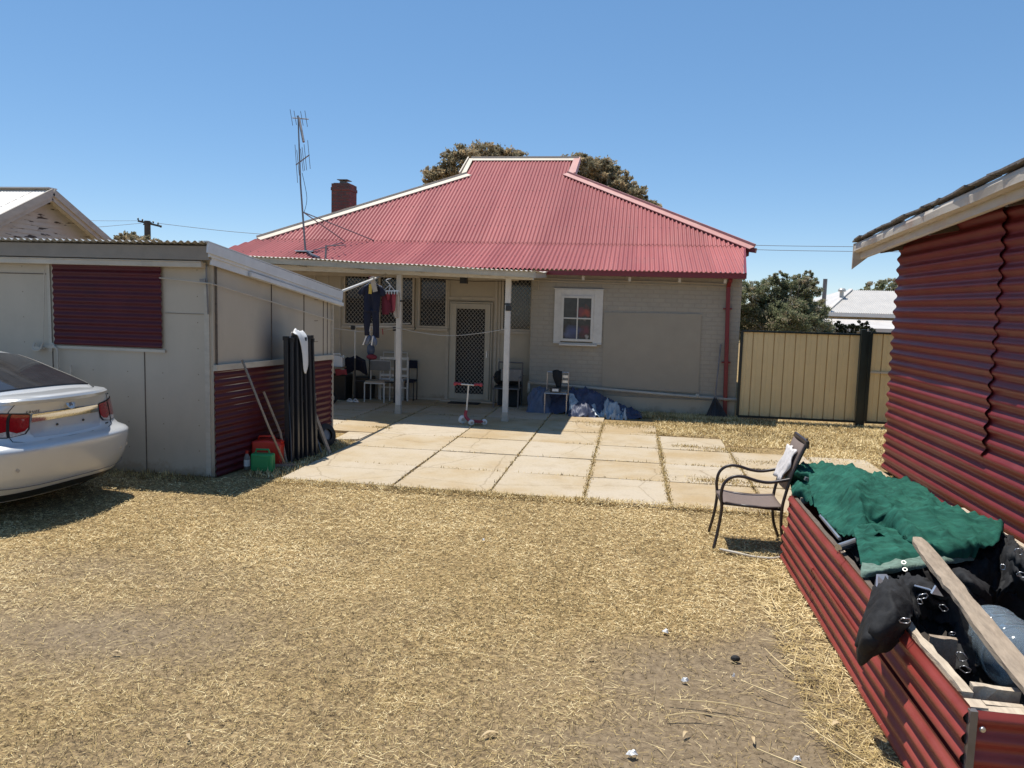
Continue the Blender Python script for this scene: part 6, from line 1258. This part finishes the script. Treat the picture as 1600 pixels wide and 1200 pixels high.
t_ = thing('hanging_shoes', 'pair of blue and white trainers dangling below the black trousers', 'shoes', (cx_(-4.86), Yc, cz_(1.36)))
for dx, tl in ((-.06, .5), (.06, -.25)):
    mb = MB(); mb.ell((cx_(-4.86) + dx, Yc, cz_(1.37)), (.045, .05, .10), 12, 8, Matrix.Rotation(tl, 3, 'Y')); sh = obj('shoe', mb, M['tarp_dull'], t_, smooth=True)
    mb = MB(); mb.tube([(cx_(-4.86) + dx - .05 - tl * .05, Yc - .04, cz_(1.28)), (cx_(-4.86) + dx - .01, Yc - .05, cz_(1.45))], .012, 6); obj('stripe', mb, M['white_plastic'], sh)
    mb = MB(); mb.tube([(cx_(-4.86) + dx, Yc, cz_(1.44)), (cx_(-4.86) + dx * .3, Yc, cz_(1.62))], .005, 4); obj('lace', mb, M['white_cloth'], sh)
t_ = thing('peg_airer', 'small white peg airer holding pink and maroon clothes beside the left post', 'airer', (cx_(-4.50), Yc + .1, cz_(2.3)))
mb = MB(); mb.bar((cx_(-4.68), Yc + .1, cz_(2.30)), (cx_(-4.36), Yc + .1, cz_(2.31)), .03, .02); obj('rail', mb, M['white_plastic'], t_); mb = MB(); mb.tube(spline([(cx_(-4.55), Yc + .1, cz_(2.31)), (cx_(-4.54), Yc + .1, cz_(2.42)), (cx_(-4.60), Yc + .05, cz_(2.50)), (cx_(-4.52), Yc + .1, cz_(2.54))], 5), .007, 6); mb.tube([(cx_(-4.54), Yc + .1, cz_(2.42)), (cx_(-4.44), Yc + .1, cz_(2.31))], .005, 5); mb.tube([(cx_(-4.54), Yc + .1, cz_(2.42)), (cx_(-4.66), Yc + .1, cz_(2.31))], .005, 5); obj('hook', mb, M['white_plastic'], t_)
for i in range(6): mb = MB(); mb.box((cx_(-4.66) + i * .05, Yc + .09, cz_(2.27)), (.012, .02, .05)); obj('peg', mb, M['white_plastic'], t_)
for nm_, pts, m_, dy, lab in (('girls_top', [(-4.70, -4.62, 2.24), (-4.71, -4.56, 2.12), (-4.71, -4.55, 1.95), (-4.69, -4.57, 1.86)], 'maroon', .08, 'small maroon top pegged nearest the black t shirt'), ('girls_top', [(-4.60, -4.52, 2.25), (-4.58, -4.50, 2.12), (-4.55, -4.47, 2.0), (-4.54, -4.46, 1.90)], 'maroon', .14, 'maroon and pink top pegged in the middle of the airer'), ('pink_leggings', [(-4.50, -4.43, 2.26), (-4.50, -4.44, 2.12), (-4.49, -4.44, 2.0), (-4.49, -4.45, 1.93)], 'pink', .06, 'bright pink leggings pegged on the white airer'), ('pink_sock', [(-4.61, -4.54, 2.26), (-4.60, -4.55, 2.20), (-4.59, -4.56, 2.14)], 'pink', .04, 'small pink cloth pegged between the two maroon tops'), ('beige_towel', [(-4.43, -4.38, 2.28), (-4.47, -4.37, 2.05), (-4.49, -4.37, 1.90), (-4.45, -4.38, 1.80)], 'beige_cloth', .16, 'beige towel hanging at the post end of the airer')):
    o = cloth_sheet(nm_, [row(*q) for q in pts], Yc + .1 + dy * .4, M[m_], None, .012, .015, len(lab), 6); tag(o, lab, 'clothes', None)
mb = MB(); mb.tube(spline([(-5.9, 13.9, 1.60), (-5.4, 13.9, 1.555), (-4.9, 13.85, 1.53), (-4.28, 13.72, 1.62)], 6), .006, 5); mb.tube(spline([(-4.28, 13.72, 1.62), (-3.8, 13.66, 1.55), (-3.3, 13.6, 1.52), (-2.8, 13.55, 1.57), (-2.2, 13.45, 1.68)], 6), .006, 5); top('clothes_line', mb, M['rope'], 'sagging cord clothes line strung between the two porch posts', 'clothes line')
PG = 'pegs left on the cord line'
for i, x in enumerate((-4.72, -4.66, -4.60)):
    mb = MB(); mb.bar((x * 1.0, 13.78, 1.60), (x + .01, 13.78, 1.49), .014, .012); top('clothes_peg', mb, M['beige_cloth' if i % 2 else 'pink'], ('pink peg nearest the shoes on the cord line', 'beige peg in the middle of three on the cord line', 'pink peg nearest the white post on the cord line')[i], 'peg', PG)

# right of the door: metal armchair with a carton on it
t_ = chair_frame('metal_armchair', 'dark metal armchair against the wall right of the screen door', 'chair', -2.72, -2.22, 15.2, 15.72, .42, .92, M['alu_dark'], M['rubber'], None, .015)
for x in (-2.74, -2.2): mb = MB(); mb.tube(spline([(x, 15.18, .40), (x, 15.16, .60), (x, 15.22, .66), (x, 15.7, .66)], 4), .015, 7); obj('armrest', mb, M['alu_dark'], t_, smooth=True)
mb = MB(); mb.box((-2.47, 15.70, .62), (.46, .03, .3)); obj('backrest', mb, M['rubber'], t_)
top('carton', MB().box((-2.40, 15.42, .69), (.42, .26, .24), Matrix.Rotation(.08, 3, 'Z')), M['carton'], 'grey plastic wrapped carton standing on the dark metal armchair', 'carton', bevel=.015)
top('dark_bag', MB().ell((-2.68, 15.48, .62), (.10, .12, .14)), M['rubber'], 'dark soft bag squeezed beside the grey carton', 'bag', smooth=True)
top('speaker_box', MB().box((-2.45, 15.55, .22), (.42, .3, .34)), M['rubber'], 'black box stored under the dark metal armchair', 'box', bevel=.01)

# scooter
SC = thing('scooter', 'small pink and white three wheeled scooter standing in front of the screen door', 'scooter', (-2.7, 12.95, .02))
hx, hy = -2.80, 12.98
mb = MB(); mb.tube([(hx, hy, .20), (hx + .03, hy, .70)], .014, 8); obj('steering_column', mb, M['white_paint'], SC); mb = MB(); mb.tube([(hx - .10, hy - .02, .715), (hx + .14, hy + .0, .705)], .012, 8); obj('handlebar', mb, M['white_paint'], SC)
for a, b in ((-.20, -.09), (.13, .24)): mb = MB(); mb.tube([(hx + a, hy - .02, .72 - a * .04), (hx + (a + b) / 2, hy, .72), (hx + b, hy, .715)], [.024, .02, .026], 10); obj('grip', mb, M['pink'], SC, smooth=True)
for a in (-.21, .25): mb = MB(); mb.ell((hx + a, hy, .715), (.03, .035, .035), 10, 8); obj('grip_end', mb, M['pink'], SC, smooth=True)
mb = MB(); mb.tube(spline([(hx, hy, .26), (hx - .01, hy - .01, .16), (hx + .07, hy - .05, .09), (hx + .16, hy - .09, .08)], 5), .028, 8); obj('neck', mb, M['pink'], SC, smooth=True)
mb = MB(); mb.poly([(hx + .08, hy - .12, .075), (hx + .28, hy - .17, .075), (hx + .32, hy - .06, .075), (hx + .10, hy - .01, .075)], (0, 0, .03)); obj('deck', mb, M['pink'], SC, bevel=.008)
mb = MB(); mb.tube([(hx + .14, hy - .16, .065), (hx + .30, hy - .0, .065)], .01, 6); obj('axle', mb, M['silver'], SC)
for (x, y, r__) in ((hx - .06, hy - .02, .075), (hx + .13, hy - .17, .052), (hx + .33, hy - .04, .052)):
    mb = MB(); mb.lathe((x, y, r__ + .022), [(.02, -.018), (r__ * .8, -.02), (r__, -.012), (r__, .012), (r__ * .8, .02), (.02, .018)], 20, axis=(.55, -.8, 0)); w = obj('wheel', mb, M['white_plastic'], SC, smooth=True)
    mb = MB(); mb.lathe((x, y, r__ + .022), [(0, .024), (r__ * .4, .024), (r__ * .4, .018)], 14, axis=(.55, -.8, 0)); obj('hub', mb, M['shed_trim'], w)

# tarps and folding chair by the brick wall
def at2(u, v, z): return at(u, v, z)
def heap(name, label, cat, ctrl, m_, crease=.03, seed=1, fr=(26, 50, 43), th=.01, n=12):
    mb = MB(); mb.grid(net(ctrl, n, crease, seed, fr)); o = top(name, mb, m_, label, cat, smooth=True); o.modifiers.new('t', 'SOLIDIFY').thickness = th; return o
V_ = Vector
def hp(x0, x1, y0, y1, hts, seed, jig=.04):
    r__ = random.Random(seed); nx, ny = len(hts[0]), len(hts)
    return [[V_((x0 + (x1 - x0) * i / (nx - 1) + r__.uniform(-jig, jig), y0 + (y1 - y0) * j / (ny - 1) + r__.uniform(-jig, jig), hts[j][i])) for i in range(nx)] for j in range(ny)]
heap('dark_tarp', 'long heap of crumpled navy tarpaulin lying along the brick wall', 'tarpaulin', hp(-1.75, .25, 14.80, 15.45, [[.02, .04, .05, .06, .05, .03, .02], [.22, .26, .30, .30, .20, .12, .03], [.32, .40, .44, .46, .30, .18, .06], [.30, .38, .44, .44, .26, .16, .05], [.05, .1, .15, .15, .1, .05, .02]], 2), M['tarp_blue'], .045, 41)
heap('blue_bag', 'dull blue sack slumped at the left end of the navy tarpaulin', 'sack', hp(-2.0, -1.48, 14.72, 15.25, [[.02, .02, .02, .02], [.20, .36, .34, .10], [.28, .50, .46, .20], [.06, .30, .28, .05]], 5, .03), M['tarp_dull'], .05, 43)
heap('pale_tarp', 'pale blue shiny tarpaulin spilling forward at the right end of the heap', 'tarpaulin', hp(-.62, -.02, 14.62, 15.05, [[.02, .02, .02, .02, .02], [.05, .16, .18, .10, .03], [.10, .26, .32, .16, .04], [.10, .2, .22, .1, .03]], 7, .03), M['tarp_silver'], .11, 45, (34, 60, 41))
heap('pale_tarp', 'pale blue creased tarpaulin folded over the navy sack behind the folding chair', 'tarpaulin', hp(-1.15, -.55, 14.58, 15.0, [[.02, .02, .02, .02], [.18, .22, .16, .06], [.30, .28, .20, .08], [.40, .34, .24, .10]], 9, .03), M['tarp_silver'], .06, 47, (14, 19, 27))
heap('dark_tarp', 'rounded navy sack at the front of the tarpaulin heap on the paving', 'sack', hp(-1.15, -.62, 14.50, 14.9, [[.02, .02, .02, .02], [.12, .20, .20, .08], [.14, .27, .25, .10], [.10, .22, .2, .08]], 10, .03), M['tarp_blue'], .04, 49)
t_ = chair_frame('step_chair', 'small silver framed folding chair with a bare frame back beside the tarpaulins', 'chair', -1.62, -1.20, 14.66, 14.98, .43, .82, M['silver'], M['grey_vinyl'], None, .012)
mb = MB(); mb.box((-1.27, 14.97, .74), (.12, .02, .05)); mb.box((-1.27, 14.97, .64), (.12, .02, .05)); obj('back_slat', mb, M['silver'], t_)
cs = [[V_((-1.50, 14.93, .84)), V_((-1.42, 14.92, .87)), V_((-1.33, 14.93, .84))], [V_((-1.50, 14.90, .76)), V_((-1.42, 14.89, .78)), V_((-1.32, 14.90, .76))], [V_((-1.46, 14.90, .66)), V_((-1.40, 14.88, .68)), V_((-1.33, 14.90, .66))], [V_((-1.40, 14.88, .52)), V_((-1.36, 14.87, .50)), V_((-1.34, 14.88, .52))]]
mb = MB(); mb.grid(net(cs, 5, .02, 51, (30, 40, 44))); o = top('black_cloth', mb, M['nylon'], 'black cloth hanging over the back of the silver folding chair', 'cloth', smooth=True); o.modifiers.new('t', 'SOLIDIFY').thickness = .03
top('small_box', MB().box((-1.42, 14.72, .50), (.2, .14, .09)), M['black'], 'small dark box with a pale label on the folding chair seat', 'box', bevel=.004)
top('paper_label', MB().box((-1.42, 14.645, .50), (.12, .006, .05)), M['paper'], 'white label on the front of the small dark box', 'label')
# leaf rake by the downpipe
t_ = thing('leaf_rake', 'dark fan shaped leaf rake leaning on the wall beside the red downpipe', 'rake', (1.66, 15.3, 0))
mb = MB(); mb.tube([(1.72, 15.52, 1.45), (1.65, 15.35, .40)], .016, 8); obj('handle', mb, M['alu_dark'], t_)
mb = MB(); mb.poly([(1.63, 15.36, .42), (1.67, 15.36, .42), (1.90, 15.26, .06), (1.48, 15.26, .06)], (0, .012, 0))
for i in range(11): mb.bar((1.655, 15.34, .40), (1.47 + .044 * i, 15.25, .03), .008, .008)
obj('fan_head', mb, M['black'], t_)

# ================================================================== BITS ON THE GRASS
LG = 'white scraps scattered over the dry grass'
lit = [(.30, 4.92, .045, 'white scrap farthest up the worn grass near the planter'), (.38, 4.27, .04, 'white scrap lying midway along the worn strip of grass'), (.08, 3.48, .05, 'crumpled white scrap nearest the bottom of the photo'), (.85, 3.59, .04, 'pale scrap close to the near corner of the planter'), (-1.23, 6.54, .03, 'tiny white scrap alone in the middle of the lawn'), (.66, 4.38, .02, 'small white chip beside the dry stalks near the planter')]
for i, (x, y, s_, lab) in enumerate(lit):
    r__ = random.Random(i + 60); mb = MB(); s_ *= .6; c = V_((x, y, .012)); ps = [V_((0, 0, .018))]; k_ = 8
    for ring, rad in ((0, .55), (1, 1.0)):
        for j in range(k_): a = 2 * math.pi * j / k_; ps.append(V_((math.cos(a) * s_ * rad * r__.uniform(.6, 1.1), math.sin(a) * s_ * rad * .7 * r__.uniform(.6, 1.1), (.014 if ring == 0 else .0) + r__.uniform(-.006, .008))))
    fs = [(0, 1 + j, 1 + (j + 1) % k_) for j in range(k_)] + [(1 + j, 9 + j, 9 + (j + 1) % k_, 1 + (j + 1) % k_) for j in range(k_)]
    mb.add([c + p for p in ps], fs); o = top('litter', mb, M['paper'], lab, 'litter', LG); o.modifiers.new('t', 'SOLIDIFY').thickness = .004
mb = MB(); mb.ell((.70, 4.62, .012), (.03, .022, .02), 8, 6); top('dark_clod', mb, M['rubber'], 'small black lump on the worn ground near the planter', 'lump')
DG = 'curled dead leaves on the grass'
def leaf(x, y, L, a, lab, w=.28, m_='dead_leaf'):
    L *= .75
    mb = MB(); rows_ = []
    for i in range(9):
        t__ = i / 8; ww = L * w * math.sin(math.pi * (t__ * .94 + .03)) ** .8; c = V_((x + math.cos(a) * L * (t__ - .5) + .15 * L * math.sin(t__ * 3) * -math.sin(a), y + math.sin(a) * L * (t__ - .5) + .15 * L * math.sin(t__ * 3) * math.cos(a), .010 + .012 * math.sin(t__ * 3.1))); n_ = V_((-math.sin(a), math.cos(a), 0)); rows_.append([c - n_ * ww / 2 + V_((0, 0, .2 * ww)), c, c + n_ * ww / 2 + V_((0, 0, .2 * ww))])
    mb.grid(rows_); top('dead_leaf', mb, M[m_], lab, 'leaf', DG, smooth=True)
for q in ((-.60, 3.50, .13, .5, 'large curled pale leaf low in the middle of the lawn', .2), (.35, 3.70, .08, .9, 'pale leaf just above the crumpled white scrap', .3), (.47, 3.95, .07, -.4, 'brown leaf on the worn earth above the white scrap', .35), (.68, 3.72, .09, 1.4, 'upright pale leaf shard on the worn earth', .25), (-.15, 4.42, .09, .2, 'small pale leaf left of the worn strip', .25), (1.12, 3.95, .08, .3, 'broad tan leaf against the foot of the red planter', .5), (-2.9, 3.9, .10, .1, 'long pale leaf on the bare patch to the left', .22), (-3.3, 4.9, .09, 2.6, 'pale leaf on the left of the lawn below the car', .25), (-.9, 5.4, .06, 1.0, 'tiny pale leaf in the centre of the lawn', .3), (-2.0, 3.2, .09, 2.2, 'curled pale leaf low on the left of the lawn', .25)): leaf(*q)
SG = 'loose dry stalks by the planter'
r__ = random.Random(77); stk = [(.55, 3.98, .55, -.08, 'long straight pale stalk pointing at the planter'), (.95, 4.6, .35, 1.9, 'dry stalk steeply angled near the planter foot'), (.80, 4.22, .28, 2.5, 'short dry stalk on the worn earth'), (.40, 3.85, .3, .15, 'faint thin stalk above the white scrap'), (1.05, 3.75, .4, 2.2, 'thick pale stalk beside the near end of the planter'), (.78, 3.55, .25, 2.6, 'broken pale stalk near the bottom right'), (1.1, 5.6, .35, 1.5, 'dry stalk lying along the planter foot'), (-1.9, 4.4, .25, .5, 'loose pale stalk left of the lawn centre')]
for (x, y, L, a, lab) in stk:
    d = V_((math.cos(a), math.sin(a), 0)); n_ = V_((-d.y, d.x, 0)); mb = MB(); mb.tube(spline([V_((x, y, .03)) - d * L / 2, V_((x, y, .04)) + n_ * .02, V_((x, y, .03)) + d * L / 2], 4), [.004] * 4 + [.005] + [.003] * 4, 5); top('dry_stalk', mb, M['straw'], lab, 'stalk', SG)
